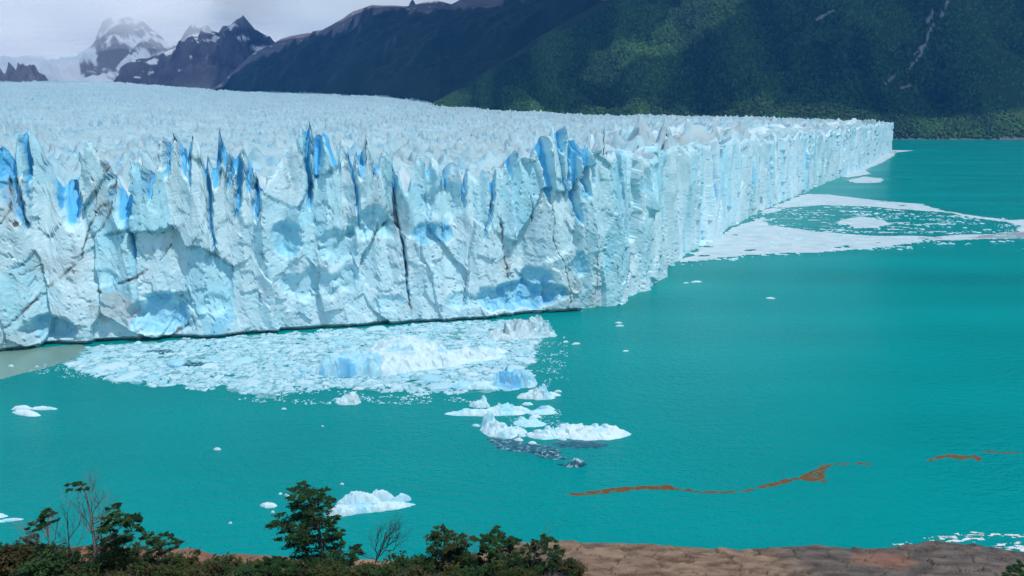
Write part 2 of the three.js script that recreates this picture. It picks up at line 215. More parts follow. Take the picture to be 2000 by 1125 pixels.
const F = { off: 0, blue: 0, dust: 0, soot: 0, tone: 1 };
const PROW = onFace(1130, 500)[0];
function face(s, y, C) {
  const up = y / C;
  const wx = s + 1.5 * n3(s / 8, y / 10, 12), wy = y + 2.0 * n3(s / 9, y / 9, 22);
  let off = 5.5 * fbm(s / 42, y / 110, 3, 3) - 0.07 * y + 4.8 * (0.5 + 0.6 * up) * (0.6 - 2 * Math.abs(n3((s + 0.12 * y) / 27, y / 150, 37)));
  off += 3.0 * (0.2 + up) * (1 - 2 * Math.abs(n3(wx / 9.5, y / 70, 41))) + 0.55 * (0.2 + up) * (1 - 2 * Math.abs(n3(wx / 3.1, y / 34, 43)));
  const sheer = smooth(PROW + 20, PROW + 110, s), tall = 1 + 1.5 * sheer, block = 1 - 0.55 * sheer;
  off += sheer * (0.5 * (1 - 2 * Math.abs(n3(wx / 5, y / 60, 45))) + 1.5 * n3(s / 30, y / 40, 49) + 0.8 * (1 - 2 * Math.abs(n3(wx / 16, y / 200, 46))));
  const c1 = worley(wx / 12.5, wy / (25 * tall), 3), id = hash(c1.i, c1.j, 9);
  off += (hash(c1.i, c1.j, 5) - 0.5) * 1.7 - c1.dx * (hash(c1.i, c1.j, 6) - 0.5) * 6.4 - c1.dy * (hash(c1.i, c1.j, 7) - 0.6) * 5.6 * block;
  let blue = 0.16 + (id > 0.70 ? 0.24 * (0.5 + hash(c1.i, c1.j, 10)) : 0);
  const k2 = mix(1, 0.55, smooth(0.45, 0.8, up));
  const c2 = worley(wx / 3.6 + 0.3 * n3(s, y, 3), wy / (6.5 * tall), 13);
  off += k2 * ((hash(c2.i, c2.j, 15) - 0.5) * 0.35 - c2.dx * (hash(c2.i, c2.j, 16) - 0.5) * 1.25 - c2.dy * (hash(c2.i, c2.j, 17) - 0.6) * 1.25 * block);
  blue += (hash(c2.i, c2.j, 18) > 0.78 ? 0.12 : 0) + 0.10 * fbm(s / 5, y / 7, 71, 3);
  const c3 = worley(s / 1.25, y / (2.0 * tall), 23);
  off += k2 * ((hash(c3.i, c3.j, 25) - 0.5) * 0.07 - c3.dx * (hash(c3.i, c3.j, 26) - 0.5) * 0.34 - c3.dy * (hash(c3.i, c3.j, 27) - 0.6) * 0.34);
  off += 0.07 * n3(s / 0.8, y / 1.0, 51);
  // melt pits
  const p = worley(s / 2.3, y / 3.2, 61); if (p.f1 < 0.085 && hash(p.i, p.j, 62) > 0.45) { off -= 0.4; blue += 0.35; }
  for (const q of scars) {
    const a = (s - q.c[0]) / q.rs, b = (y - q.c[1]) / q.ry; if (a * a + b * b > 2.6) continue;
    const e = 1 - Math.sqrt(a * a + b * b) + 0.55 * fbm(s / 5, y / 5, 81 + q.b * 9, 3) + 0.14 * (hash(c2.i, c2.j, 19) - 0.5);
    if (e > 0) { off -= q.d * Math.min(1, e * 2.4); blue = Math.max(blue, q.b * (0.75 + 0.35 * hash(c2.i, c2.j, 20)) * smooth(0, 0.12, e)); }
  }
  let dust = 0;
  for (const q of dusts) {
    const a = (s - q.c[0]) / q.rs, b = (y - q.c[1]) / q.ry; if (a * a + b * b > 2.4) continue;
    const e = 1 - Math.sqrt(a * a + b * b) + 1.1 * fbm(s / 3.2, y / 6, 91 + q.k * 9, 4);
    dust = Math.max(dust, q.k * smooth(0, 0.45, e));
  }
  const soot = crackAt(s, y) * clamp(0.9 + 1.4 * n3(s / 2.5, y / 2.5, 57)); off -= 0.4 * soot;
  const [cut, into] = slotAt(s, y); off -= cut; blue = Math.max(blue, into * 0.93);  // blue glow of the crevasse depths painted into the ice colour
  if (y < 1.0 && s < PROW) off -= 2.6 * smooth(1.0, 0.6, y);         // the lake has melted a notch along the waterline
  F.off = off; F.blue = clamp(blue, 0, 0.95); F.dust = clamp(dust + 0.05 + 0.2 * fbm(s / 9, y / 14, 95, 4), 0, 0.8); F.soot = soot; F.tone = 0.97 + 0.08 * n3(s / 3, y / 3, 99);
}
// upper surface: swelling inland, broken into seracs
const edgeCol = [[-700, 6600], [0, 5900], [420, 5000], [620, 4300], [760, 3900], [860, 3450], [1000, 3050], [1200, 2900], [1350, 2750], [1500, 2500], [1650, 2200], [1735, 1980], [2000, 1900]];
const edgeRow = [[-700, 156], [0, 160], [240, 165], [420, 178], [620, 185], [760, 190], [860, 205], [1000, 217], [1200, 227], [1350, 229], [1500, 233], [1650, 240], [1735, 243], [2000, 246]];
const frontDepth = []; for (let c = -900; c <= 1735; c += 15) { const dx = (c - 1000) / FX; let best = null; for (let i = 0; i < FINE && best === null; i++) { const a = fine[i], b = fine[i + 1], ca = a.x + a.z * dx, cb = b.x + b.z * dx; if ((ca <= 0) !== (cb <= 0)) best = -mix(a.z, b.z, ca / (ca - cb)); } if (best !== null) frontDepth.push([c, best]); }
function swell(x, z) {
  const D = Math.max(-z, 60), c = colOf(x, D), D0 = table(frontDepth, c), De = table(edgeCol, c), y0 = HORIZON + FY * mix(27, 10, smooth(1050, 1330, c)) / D0, ye = table(edgeRow, c);
  const t = clamp(Math.log(Math.max(D, D0) / D0) / Math.log(De / D0), 0, 1.2), row = y0 + (ye - y0) * Math.pow(t, 0.6);
  return EYE - (row - HORIZON) / FY * D;
}
function pyramids(x, z, size, seed, stretch) {
  const X = x / size, Z = z / size / stretch, I = Math.floor(X), J = Math.floor(Z); let best = 0;
  for (let j = J - 1; j <= J + 1; j++) for (let i = I - 1; i <= I + 1; i++) {
    const dx = X - i - hash(i, j, seed), dz = Z - j - hash(i, j, seed + 1), a = hash(i, j, seed + 2) * 3.14, c = Math.cos(a), s = Math.sin(a);
    const u = Math.abs(dx * c + dz * s), v = Math.abs(dz * c - dx * s), w = Math.max(u * 1.5 + v * 0.35, v * 0.95 + u * 0.25);
    const h = (0.35 + 0.65 * hash(i, j, seed + 3)) * (1 - w * 1.25); if (h > best) best = h;
  }
  return best;
}
function seracs(x, z) {
  const wx = x + 5 * n3(x / 16, z / 16, 5), wz = z + 5 * n3(x / 16, z / 16, 15);
  const calm = 0.35 + (1.2 - 0.45 * smooth(40, 160, x) * smooth(-1500, -900, z)) * smooth(-0.22, 0.28, fbm(x / 170, z / 120, 8, 3)), cleft = smooth(0.10, 0.0, Math.abs(n3((x + 0.35 * z) / 95, z / 260, 88) + 0.12 * n3(x / 18, z / 18, 89)));
  return calm * (9.5 * pyramids(wx, wz, 17, 101, 0.8) + 5.0 * pyramids(wx, wz, 7.5, 111, 0.9)) + 1.5 * fbm(x / 5, z / 5, 4, 3) + 9 * fbm(x / 75, z / 55, 18, 2) + 16 * fbm(x / 320, z / 210, 28, 2) * smooth(-380, -700, z) - 5 * cleft - 3;
}
{
  const glacier = new THREE.Group();
  // columns along the front
  const S = []; let s = 0;
  while (s < FRONT_LEN) { S.push(s); const [x, z, nx, nz] = frontAt(s), D = Math.hypot(x, z), facing = Math.abs(nx * x + nz * z) / D, c = colOf(x, -z); s += c < -60 ? 1.0 : clamp(D * 0.00088 / Math.max(facing, 0.33), 0.3, 3.2); }
  const NV = 150, inland = []; { let w = 0.12, st = 0.25; while (w < 46) { inland.push(w); w += st; st *= 1.055; } }
  const ROWS = NV + inland.length, N = S.length;
  const pos = new Float32Array(N * ROWS * 3), col = new Float32Array(N * ROWS * 3), uv = new Float32Array(N * ROWS * 2), crestH = new Float32Array(N);
  for (let i = 0; i < N; i++) {
    const s = S[i], [bx, bz, nx, nz] = frontAt(s), far = smooth(onFace(1300, 400)[0] * 0 + PROW + 60, PROW + 160, s);
    let C = table(crest, s) + 0.9 * n3(s / 1.6, 3, 7) * (1 - far) + far * (4.5 * n3(s / 11, 5, 9) + 7 * pyramids(s, 0, 11, 141, 1) - 3.2);
    C += 0.4 * (C - 55.5) * (1 - far) * (s < PROW + 60 ? 1 : 0);
    const ctop = C, [cutTop] = slotAt(s, C - 1);
    C -= Math.min(cutTop * 0.45, 4);
    crestH[i] = C;
    let o = i * ROWS, offTop = 0;
    for (let j = 0; j < NV; j++, o++) {
      const v = j / (NV - 1), y = mix(-1.2, C, v);
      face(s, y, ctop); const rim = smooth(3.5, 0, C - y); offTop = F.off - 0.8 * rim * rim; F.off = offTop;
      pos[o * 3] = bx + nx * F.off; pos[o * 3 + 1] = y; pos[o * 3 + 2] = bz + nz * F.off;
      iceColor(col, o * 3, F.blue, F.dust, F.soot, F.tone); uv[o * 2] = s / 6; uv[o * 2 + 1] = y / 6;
    }
    const slope = 0.9 + 1.5 * hash(Math.floor(s / 5), 3, 5), squeeze = s > PROW - 10 && s < PROW + 70 ? 0.8 : 1;
    for (let j = 0; j < inland.length; j++, o++) {
      const w = inland[j] * squeeze, off = offTop - w, sx = bx + nx * off, sz = bz + nz * off;
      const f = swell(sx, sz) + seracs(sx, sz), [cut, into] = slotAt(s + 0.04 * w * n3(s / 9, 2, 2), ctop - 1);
      let h = Math.max(C - slope * w * (0.75 + 0.5 * n3(s / 3, w / 4, 77)) + 0.8 * n3(s / 1.8, w / 1.8, 3), f - Math.min(cut, 8) * (1 - smooth(8, 30, w)) - 7 * (1 - smooth(2, 30, w)));
      h = mix(h, f, smooth(24, 40, w));
      if (j === inland.length - 1) h -= 3;
      pos[o * 3] = sx; pos[o * 3 + 1] = h; pos[o * 3 + 2] = sz;
      iceColor(col, o * 3, clamp(0.12 + 0.12 * n3(sx / 6, sz / 6, 3) + into * 0.55 * (1 - smooth(10, 25, w))), clamp(0.14 + 0.5 * fbm(sx / 11, sz / 11, 33, 4), 0, 0.4), 0, 0.9);  // painted crevasse blue carried on over the top, fading inland
      uv[o * 2] = s / 6; uv[o * 2 + 1] = (C + w) / 6;
    }
  }
  // one normal field for the whole wall, then cut into the towers between its crevasses
  const idx = []; const quad = (i, j, out, b) => { const a = (i - b) * ROWS + j, c = a + ROWS; out.push(a, c, a + 1, c, c + 1, a + 1); };
  for (let i = 0; i < N - 1; i++) for (let j = 0; j < ROWS - 1; j++) quad(i, j, idx, 0);
  const whole = geom(pos, idx, col, uv), nor = whole.attributes.normal.array;
  const cuts = [0]; { let last = -20; for (const sl of slots) { if (sl.d < 4.5 || sl.a[0] - last < (sl.a[0] > PROW + 60 ? 34 : 9)) continue; let k = S.findIndex((v) => v >= sl.a[0]); if (k > cuts[cuts.length - 1] + 3 && k < N - 4) { cuts.push(k); last = sl.a[0]; } } cuts.push(N - 1); }
  for (let c = 0; c < cuts.length - 1; c++) {
    const i0 = cuts[c], i1 = cuts[c + 1], ix = [], a = i0 * ROWS, b = (i1 + 1) * ROWS;
    for (let i = i0; i < i1; i++) for (let j = 0; j < ROWS - 1; j++) quad(i, j, ix, i0);
    const g = new THREE.BufferGeometry();
    g.setAttribute('position', new THREE.BufferAttribute(pos.slice(a * 3, b * 3), 3)); g.setAttribute('color', new THREE.BufferAttribute(col.slice(a * 3, b * 3), 3));
    g.setAttribute('normal', new THREE.BufferAttribute(nor.slice(a * 3, b * 3), 3)); g.setAttribute('uv', new THREE.BufferAttribute(uv.slice(a * 2, b * 2), 2));
    g.setIndex(new THREE.BufferAttribute(new Uint32Array(ix), 1));
    part('ice_tower', g, iceMat, glacier);
  }
  console.log('wall', N, ROWS, cuts.length, Math.round(performance.now()));
  // the broken surface behind, as far as the mountains
  const C0 = -420, C1 = 1728, NC = 1050, ratios = []; { let t = 0, st = 0.0032; while (t < 3.35) { ratios.push(t); t += st; st = Math.min(st * 1.005, 0.0105); } }
  const R = ratios.length, p2 = new Float32Array(NC * R * 3), c2 = new Float32Array(NC * R * 3), u2 = new Float32Array(NC * R * 2), i2 = [];
  for (let i = 0; i < NC; i++) {
    const c = mix(C0, C1, i / (NC - 1)), dx = (c - 1000) / FX, D0 = table(frontDepth, c), De = table(edgeCol, c) * 1.07, fwd = c > 1180 ? 12 / Math.max(0.08, 0.40) : 24;
    const D1 = D0 + fwd, span = Math.log(De / D1), full = ratios[R - 1];
    for (let j = 0; j < R; j++) {
      const k = i * R + j, D = D1 * Math.exp(ratios[j] / full * span), x = dx * D, z = -D;
      let h = swell(x, z) + seracs(x, z) - 0.4;
      const lost = smooth(0, 22, D - D1); h -= (1 - lost) * 5;
      p2[k * 3] = x; p2[k * 3 + 1] = h; p2[k * 3 + 2] = z; u2[k * 2] = x / 9; u2[k * 2 + 1] = z / 9;
      const patch = fbm(x / 40, z / 22, 61, 4), crev = pyramids(x + 5 * n3(x / 16, z / 16, 5), z + 5 * n3(x / 16, z / 16, 15), 7.5, 111, 0.9);
      const dirtBand = smooth(0.12, 0.4, fbm((x + 0.5 * z) / 28, z / 46, 66, 5) + 0.12 * smooth(600, 1000, c));
      iceColor(c2, k * 3, clamp(0.36 + 0.5 * patch + (hash(Math.floor(x / 5), Math.floor(z / 5), 4) > 0.93 ? 0.35 : 0) + 0.12 * crev, 0, 0.8), clamp(0.3 + 0.7 * fbm(x / 13, z / 9, 63, 4) + 0.4 * dirtBand, 0, 0.6), 0.2 * dirtBand * smooth(0.1, 0.3, fbm(x / 7, z / 7, 68, 3)), 0.78 + 0.14 * fbm(x / 120, z / 90, 69, 3));
      if (i && j) i2.push(k - R - 1, k - 1, k - R, k - 1, k, k - R);
    }
  }
  part('ice_field', geom(p2, i2, c2, u2), fieldMat, glacier);
  top(glacier, 'glacier', { label: 'vast blue white glacier ending in a tall jagged ice wall above the lake', category: 'glacier' });
  console.log('field', NC, R, Math.round(performance.now()));
}

// ------------------------------------------------------------------ mountains: strips of hillside from a foot line to a ridge line
function hillside(name, o) {
  const { c0, c1, nc, nt, foot, footH, ridge, ridgeRow, amp, color, back = 1.18, seed, pow = 1, size = 420 } = o;
  const pos = new Float32Array(nc * nt * 3), col = new Float32Array(nc * nt * 3), idx = [];
  const spot = (c, t) => {
    const Db = table(foot, c), Dt = table(ridge, c), D = mix(Db, Dt, t), x = (c - 1000) / FX * D, hb = footH, ht = EYE + (HORIZON - table(ridgeRow, c)) / FY * Dt;
    const taper = smooth(0, 0.25, t), edge = t < 1 ? mix(1, 0.16, smooth(0.55, 1, t)) : 0.16 + (t - 1);
    let h = t <= 1 ? hb + (ht - hb) * Math.pow(t, pow) : ht - (t - 1) * 2.2 * Math.abs(ht - hb);
    h += amp * taper * edge * (ridged(x / size, D / size, seed, 5) - 0.55) * clamp((ht - hb) / 300, 0.15, 1.2) * 1.6;
    return [x, h, -D];
  };
  for (let i = 0; i < nc; i++) { const c = mix(c0, c1, i / (nc - 1)); for (let j = 0; j < nt; j++) { const t = j / (nt - 1) * back, k = (i * nt + j) * 3, p = spot(c, t); pos.set(p, k); if (i && j) { const a = i * nt + j; idx.push(a - nt - 1, a - 1, a - nt, a - 1, a, a - nt); } } }
  const g = geom(pos, idx, col), nrm = g.attributes.normal.array;
  for (let k = 0; k < nc * nt; k++) { const i = Math.floor(k / nt), c = color(mix(c0, c1, i / (nc - 1)), (k % nt) / (nt - 1) * back, pos[k * 3], pos[k * 3 + 1], pos[k * 3 + 2], nrm[k * 3 + 1]); col.set(c, k * 3); }
  top(new THREE.Mesh(g, landMat), name, { kind: 'structure' });
  return spot;
}
const ROCK_PURPLE = [0.150, 0.128, 0.135], ROCK_GREY = [0.125, 0.12, 0.12], SNOW = [0.80, 0.84, 0.87], WOOD_DARK = [0.012, 0.032, 0.016], MEADOW = [0.07, 0.15, 0.04], SCREE = [0.34, 0.35, 0.34];
const lerp3 = (a, b, t) => [mix(a[0], b[0], t), mix(a[1], b[1], t), mix(a[2], b[2], t)];
// wooded slope on the right
const screeTrack = [[[1832, -20], [1822, 20], [1815, 40]], [[1805, 45], [1795, 70], [1785, 110]], [[1800, 30], [1790, 45]], [[1790, 90], [1772, 108]], [[1785, 110], [1765, 135]], [[1738, 150], [1722, 165]], [[1775, 168], [1755, 173]], [[1608, 27], [1580, 45]]];
function screeAt(c, row) { let k = 0; for (const l of screeTrack) for (let i = 1; i < l.length; i++) k = Math.max(k, 1 - segDist(c, row, l[i - 1], l[i]) / 5); return k; }
const rowOf = (h, D) => HORIZON - (h - EYE) / D * FY;
const woodSpot = hillside('mountain', {
  c0: 780, c1: 2500, nc: 420, nt: 150, seed: 3, amp: 130, footH: -4, size: 620,
  foot: [[780, 3500], [840, 3300], [1000, 2900], [1350, 2800], [1740, 2770], [2500, 2650]], ridge: [[780, 3510], [840, 3360], [1000, 3450], [1195, 3650], [1500, 4000], [2500, 4000]],
  ridgeRow: [[780, 232], [840, 205], [900, 172], [1000, 112], [1080, 62], [1150, 22], [1195, 0], [1300, -60], [1500, -130], [1700, -150], [2500, -150]],
  color: (c, t, x, h, z) => {
    const D = -z, row = rowOf(h, D); if (h < 9 && c > 1600) return lerp3([0.06, 0.055, 0.05], SCREE, 0.5 * clamp(0.4 + n3(x / 9, z / 9, 2)));
    const open = smooth(0.02, 0.3, fbm(x / 260, z / 260 + h / 200, 12, 4));
    let cc = lerp3(WOOD_DARK, MEADOW, 0.4 * open + 0.1);
    const k = screeAt(c + 6 * n3(x / 20, h / 20, 3), row) + 0.5 * fbm(x / 14, h / 9, 6, 3); if (k > 0.45) cc = lerp3(cc, SCREE, smooth(0.45, 0.7, k));
    return cc;
  },
});
// long dark ridge behind the ice
hillside('mountain', {
  c0: 405, c1: 1300, nc: 420, nt: 150, seed: 7, amp: 120, footH: 40, size: 900, pow: 0.85,
  foot: [[405, 5150], [420, 5000], [620, 4300], [860, 3500], [1300, 3300]], ridge: [[405, 5152], [420, 5050], [450, 5200], [560, 5500], [900, 5300], [1300, 5000]],
  ridgeRow: [[405, 180], [420, 176], [450, 153], [500, 108], [540, 90], [560, 80], [600, 70], [640, 62], [680, 42], [700, 30], [735, 18], [770, 20], [800, 22], [835, 14], [860, 10], [885, 16], [905, 5], [930, -4], [1000, -35], [1100, -60], [1300, -60]],
  color: (c, t, x, h, z) => {
    const line = 0.86 + 0.34 * fbm(x / 260, z / 700, 4, 4) + 0.12 * n3(x / 45, 2, 6) - 0.16 * smooth(760, 1050, c), bare = smooth(line, line + 0.05, t);
    let cc = lerp3(lerp3([0.012, 0.032, 0.016], [0.020, 0.044, 0.022], clamp(0.5 + 1.4 * fbm(x / 90, h / 90, 4, 3))), lerp3(ROCK_PURPLE, [0.21, 0.185, 0.195], clamp(0.4 + 2 * fbm(x / 120, h / 30, 14, 4))), bare);
    const gully = smooth(0.28, 0.4, fbm(x / 110, (z + h) / 420, 24, 4)) * smooth(0.3, 0.5, t) * (1 - bare); cc = lerp3(cc, [0.12, 0.115, 0.11], gully * 0.7);
    const sn = fbm(x / 60, h / 16, 34, 4) + 0.35 * (t - 0.95); if (bare > 0.5 && sn > 0.27) cc = lerp3(cc, SNOW, smooth(0.27, 0.34, sn));
    return cc;
  },
});
// steep rocky peaks with snow patches
hillside('mountain', {
  c0: 225, c1: 580, nc: 300, nt: 130, seed: 13, amp: 220, footH: 280, size: 560, back: 1.12, pow: 0.9,
  foot: [[225, 6300], [580, 5900]], ridge: [[225, 6310], [240, 6500], [300, 6900], [580, 7200]],
  ridgeRow: [[225, 166], [238, 148], [246, 132], [260, 122], [285, 119], [300, 118], [330, 108], [350, 95], [370, 80], [385, 71], [400, 74], [406, 62], [415, 49], [428, 60], [440, 64], [450, 52], [462, 54], [475, 47], [482, 44], [489, 38], [497, 48], [510, 65], [540, 77], [560, 95], [580, 130]],
  color: (c, t, x, h, z, ny) => {
    let cc = lerp3(ROCK_GREY, [0.075, 0.072, 0.072], clamp(0.5 + 2 * fbm(x / 130, h / 130, 3, 4)));
    const sn = fbm(x / 170 + h / 220, h / 100, 44, 5) + 0.25 * (t - 0.8); return lerp3(cc, SNOW, smooth(0.10, 0.15, sn) * smooth(0.35, 0.5, t));
  },
});
// snow mountain and upper ice basin far behind
hillside('snow_mountain', {
  c0: -420, c1: 560, nc: 340, nt: 130, seed: 23, amp: 300, footH: 360, size: 1000, back: 1.1, pow: 1.1,
  foot: [[-420, 7600], [560, 7500]], ridge: [[-420, 9800], [560, 9800]],
  ridgeRow: [[-420, 120], [-200, 122], [0, 120], [60, 112], [130, 108], [175, 100], [196, 88], [204, 80], [210, 66], [222, 48], [236, 40], [252, 42], [266, 36], [282, 44], [296, 42], [310, 56], [322, 64], [335, 80], [346, 90], [356, 80], [364, 84], [376, 66], [392, 50], [402, 60], [420, 55], [440, 72], [470, 60], [520, 72], [560, 110]],
  color: (c, t, x, h, z, ny) => {
    const r = fbm(x / 420, h / 260, 54, 5) + 0.55 * (0.72 - ny) + 0.18 * smooth(170, 230, c) - 0.35 * (1 - smooth(150, 190, c)) - 0.2 * (1 - smooth(0.22, 0.4, t));
    return lerp3(lerp3(SNOW, [0.62, 0.74, 0.80], clamp(0.5 + fbm(x / 300, z / 300, 5, 3))), [0.20, 0.195, 0.19], smooth(0.12, 0.2, r));
  },
});
hillside('rock_outcrop', {
  c0: -140, c1: 112, nc: 120, nt: 60, seed: 33, amp: 420, footH: 330, size: 200, back: 1.2,
  foot: [[-140, 5800], [112, 5800]], ridge: [[-140, 6150], [112, 6100]],
  ridgeRow: [[-140, 150], [-60, 140], [-20, 150], [-6, 143], [4, 147], [12, 138], [22, 141], [30, 134], [44, 139], [52, 125], [58, 123], [68, 130], [80, 132], [88, 141], [98, 144], [106, 158], [112, 170]],
  color: (c, t, x, h) => lerp3([0.13, 0.115, 0.11], [0.24, 0.21, 0.195], clamp(0.5 + 2 * fbm(x / 60, h / 14, 4, 4))),
});
hillside('rock_spire', {
  c0: 796, c1: 828, nc: 60, nt: 40, seed: 43, amp: 90, footH: 640, size: 140, back: 1.2,
  foot: [[796, 6500], [828, 6500]], ridge: [[796, 6620], [828, 6620]],
  ridgeRow: [[796, 40], [800, 20], [805, 14], [809, 6], [812, 3], [815, 7], [818, 14], [823, 20], [828, 40]],
  color: (c, t, x, h) => lerp3([0.10, 0.105, 0.12], [0.2, 0.21, 0.23], clamp(0.5 + 2 * fbm(x / 40, h / 40, 4, 4))),
});
console.log('hills', Math.round(performance.now()));

// forest on the wooded slope
{
  const r = rng(91), crown = new THREE.IcosahedronGeometry(1, 1), a = crown.attributes.position;
  for (let i = 0; i < a.count; i++) { const x = a.getX(i), y = a.getY(i), z = a.getZ(i), k = 0.8 + 0.5 * n3(x * 1.7 + 5, y * 1.7, z * 1.7); a.setXYZ(i, x * k, y * k * 1.15 + 0.5, z * k); }
  crown.computeVertexNormals();
  const list = [];
  for (let n = 0; n < 120000; n++) {
    const c = mix(830, 2250, r()), t = Math.pow(r(), 0.85) * 0.92; const p = woodSpot(c, t), D = -p[2], row = rowOf(p[1], D);
    if (p[1] < 2 || row < -70) continue;
    const open = fbm(p[0] / 260, p[2] / 260 + p[1] / 200, 12, 4); if (open > 0.16 && r() < smooth(0.16, 0.34, open) * 0.75) continue;
    if (screeAt(c, row) > 0.1) continue;
    list.push([p, open]);
  }
  const m = new THREE.InstancedMesh(crown, std({ color: 0xffffff, roughness: 0.95 }), list.length), M = new THREE.Matrix4(), q = new THREE.Quaternion(), up = new THREE.Vector3(0, 1, 0), cl = new THREE.Color();
  list.forEach(([p, open], i) => {
    const big = p[1] < 60 ? 1.15 : 1, w = (3.2 + 3.2 * r()) * big; M.compose(new THREE.Vector3(p[0], p[1] - 0.5, p[2]), q.setFromAxisAngle(up, r() * 6.28), new THREE.Vector3(w, w * (0.9 + 0.7 * r()), w)); m.setMatrixAt(i, M);
    const k = clamp(0.36 + 1.3 * open + (r() - 0.5) * 0.6), v = 0.7 + 0.6 * r(); m.setColorAt(i, cl.setRGB(mix(0.010, 0.075, k) * v, mix(0.045, 0.18, k) * v, mix(0.022, 0.045, k) * v));
  });
  top(m, 'forest', { label: 'dense southern beech forest covering the far shore mountainside', category: 'forest', kind: 'stuff' });
}
console.log('forest', Math.round(performance.now()));

// broken low cloud overhead, out of the frame: its shade lies on the mountains
{
  const ALT = 1500, shadowOf = (x, z, g) => [x - SUN.x / SUN.y * (ALT - g), z - SUN.z / SUN.y * (ALT - g)];
  const lit = [[[-4600, -5900], [900, -5400], 420]];   // gap over the head of the ice: from, to, half width
  const patch = [[1500, -40], [1395, 50], [1335, 115], [1250, 160], [1160, 196]].map(([c, row]) => { let b = null, e = 1e9; for (let t = 0; t <= 1; t += 0.004) { const p = woodSpot(c, t), d = Math.abs(rowOf(p[1], -p[2]) - row); if (d < e) { e = d; b = p; } } return b; });
  const gap = (x, z) => {
    let k = 0; const wob = 1 + 0.9 * fbm(x / 260, z / 260, 5, 3);
    const [gx, gz] = shadowOf(x, z, 75);
    const c = colOf(gx, Math.max(-gz, 50)), land = -gz > table([[-900, 99999], [420, 5000], [620, 4300], [860, 3450], [1000, 2950], [1740, 2800], [4000, 2700]], c) - 60;
    if (!land) return 1;
    for (const [a, b, w] of lit) k = Math.max(k, 1.5 - segDist(gx, gz, a, b) / (w * wob));
    for (let i = 1; i < patch.length; i++) { const a = patch[i - 1], b = patch[i], g = (a[1] + b[1]) / 2, [mx, mz] = shadowOf(x, z, g); k = Math.max(k, 1.5 - segDist(mx, mz, [a[0], a[2]], [b[0], b[2]]) / ((440 - 70 * i) * wob)); }
    return k;
  };
  const x0 = -5200, x1 = 5600, z0 = -8600, z1 = -120, st = 45, nx = Math.ceil((x1 - x0) / st), nz = Math.ceil((z1 - z0) / st), id = new Map(), pos = [], idx = [];
  const vert = (i, j, up) => { const k = (i * (nz + 1) + j) * 2 + up; if (!id.has(k)) { const x = x0 + i * st, z = z0 + j * st; id.set(k, pos.length / 3); pos.push(x + 18 * n3(x / 60, z / 60, 1), ALT + (up ? 90 + 160 * ridged(x / 500, z / 500, 2, 4) : 30 * fbm(x / 240, z / 240, 6, 3)), z + 18 * n3(x / 60, z / 60, 2)); } return id.get(k); };
  const full = (i, j) => i >= 0 && j >= 0 && i < nx && j < nz && gap(x0 + (i + 0.5) * st, z0 + (j + 0.5) * st) < 1;
  const on = new Uint8Array(nx * nz); for (let i = 0; i < nx; i++) for (let j = 0; j < nz; j++) on[i * nz + j] = full(i, j) ? 1 : 0;
  const O = (i, j) => i >= 0 && j >= 0 && i < nx && j < nz && on[i * nz + j];
  for (let i = 0; i < nx; i++) for (let j = 0; j < nz; j++) if (O(i, j)) {
    for (const up of [0, 1]) { const a = vert(i, j, up), b = vert(i + 1, j, up), c = vert(i + 1, j + 1, up), d = vert(i, j + 1, up); up ? idx.push(a, d, c, a, c, b) : idx.push(a, b, c, a, c, d); }
    for (const [di, dj, p, q] of [[-1, 0, [0, 0], [0, 1]], [1, 0, [1, 1], [1, 0]], [0, -1, [1, 0], [0, 0]], [0, 1, [0, 1], [1, 1]]]) if (!O(i + di, j + dj)) { const a = vert(i + p[0], j + p[1], 0), b = vert(i + q[0], j + q[1], 0), c = vert(i + q[0], j + q[1], 1), d = vert(i + p[0], j + p[1], 1); idx.push(a, b, c, a, c, d); }
  }
  const cloudMat = new THREE.MeshPhysicalMaterial({ color: new THREE.Color().setRGB(0.95, 0.96, 0.97), roughness: 1, transmission: 0.12, thickness: 0, side: THREE.DoubleSide, specularIntensity: 0 });
  top(new THREE.Mesh(geom(pos, idx), cloudMat), 'cloud', { label: 'broken grey cloud deck above the mountains', category: 'cloud' });
}
console.log('cloud', Math.round(performance.now()));

// layered mist hanging on the far peaks
{
  const layers = 11, n = 70, m = 26, pos = [], col = [], idx = [];
  for (let k = 0; k < layers; k++) {
    const base = pos.length / 3, h0 = 800 + 58 * k;
    for (let i = 0; i <= n; i++) for (let j = 0; j <= m; j++) {
      const c = mix(-700, 620, i / n), D = mix(5200, 9600, j / m), x = (c - 1000) / FX * D, z = -D;
      const a = smooth(0, 0.2, j / m) * smooth(1, 0.9, j / m) * smooth(600, 380, c + 90 * n3(x / 700, k, 2)) * smooth(0, 0.06, i / n) * clamp(0.62 + 1.5 * fbm(x / 900, z / 1300, 4 + k * 0.7, 4));
      pos.push(x, h0 + 60 * fbm(x / 500, z / 700, 30 + k, 3), z); col.push(0.98, 0.985, 0.99, 0.20 * a);
      if (i && j) { const q = base + i * (m + 1) + j; idx.push(q - m - 2, q - m - 1, q - 1, q - 1, q - m - 1, q); }
    }
  }
  const g = geom(pos, idx); g.setAttribute('color', new THREE.BufferAttribute(new Float32Array(col), 4));
  const mist = new THREE.MeshPhysicalMaterial({ vertexColors: true, transparent: true, roughness: 1, transmission: 0.88, thickness: 0, specularIntensity: 0, side: THREE.DoubleSide });
  top(new THREE.Mesh(g, mist), 'cloud', { label: 'pale layered cloud wrapping the snow mountain at the far left', category: 'cloud' });
}
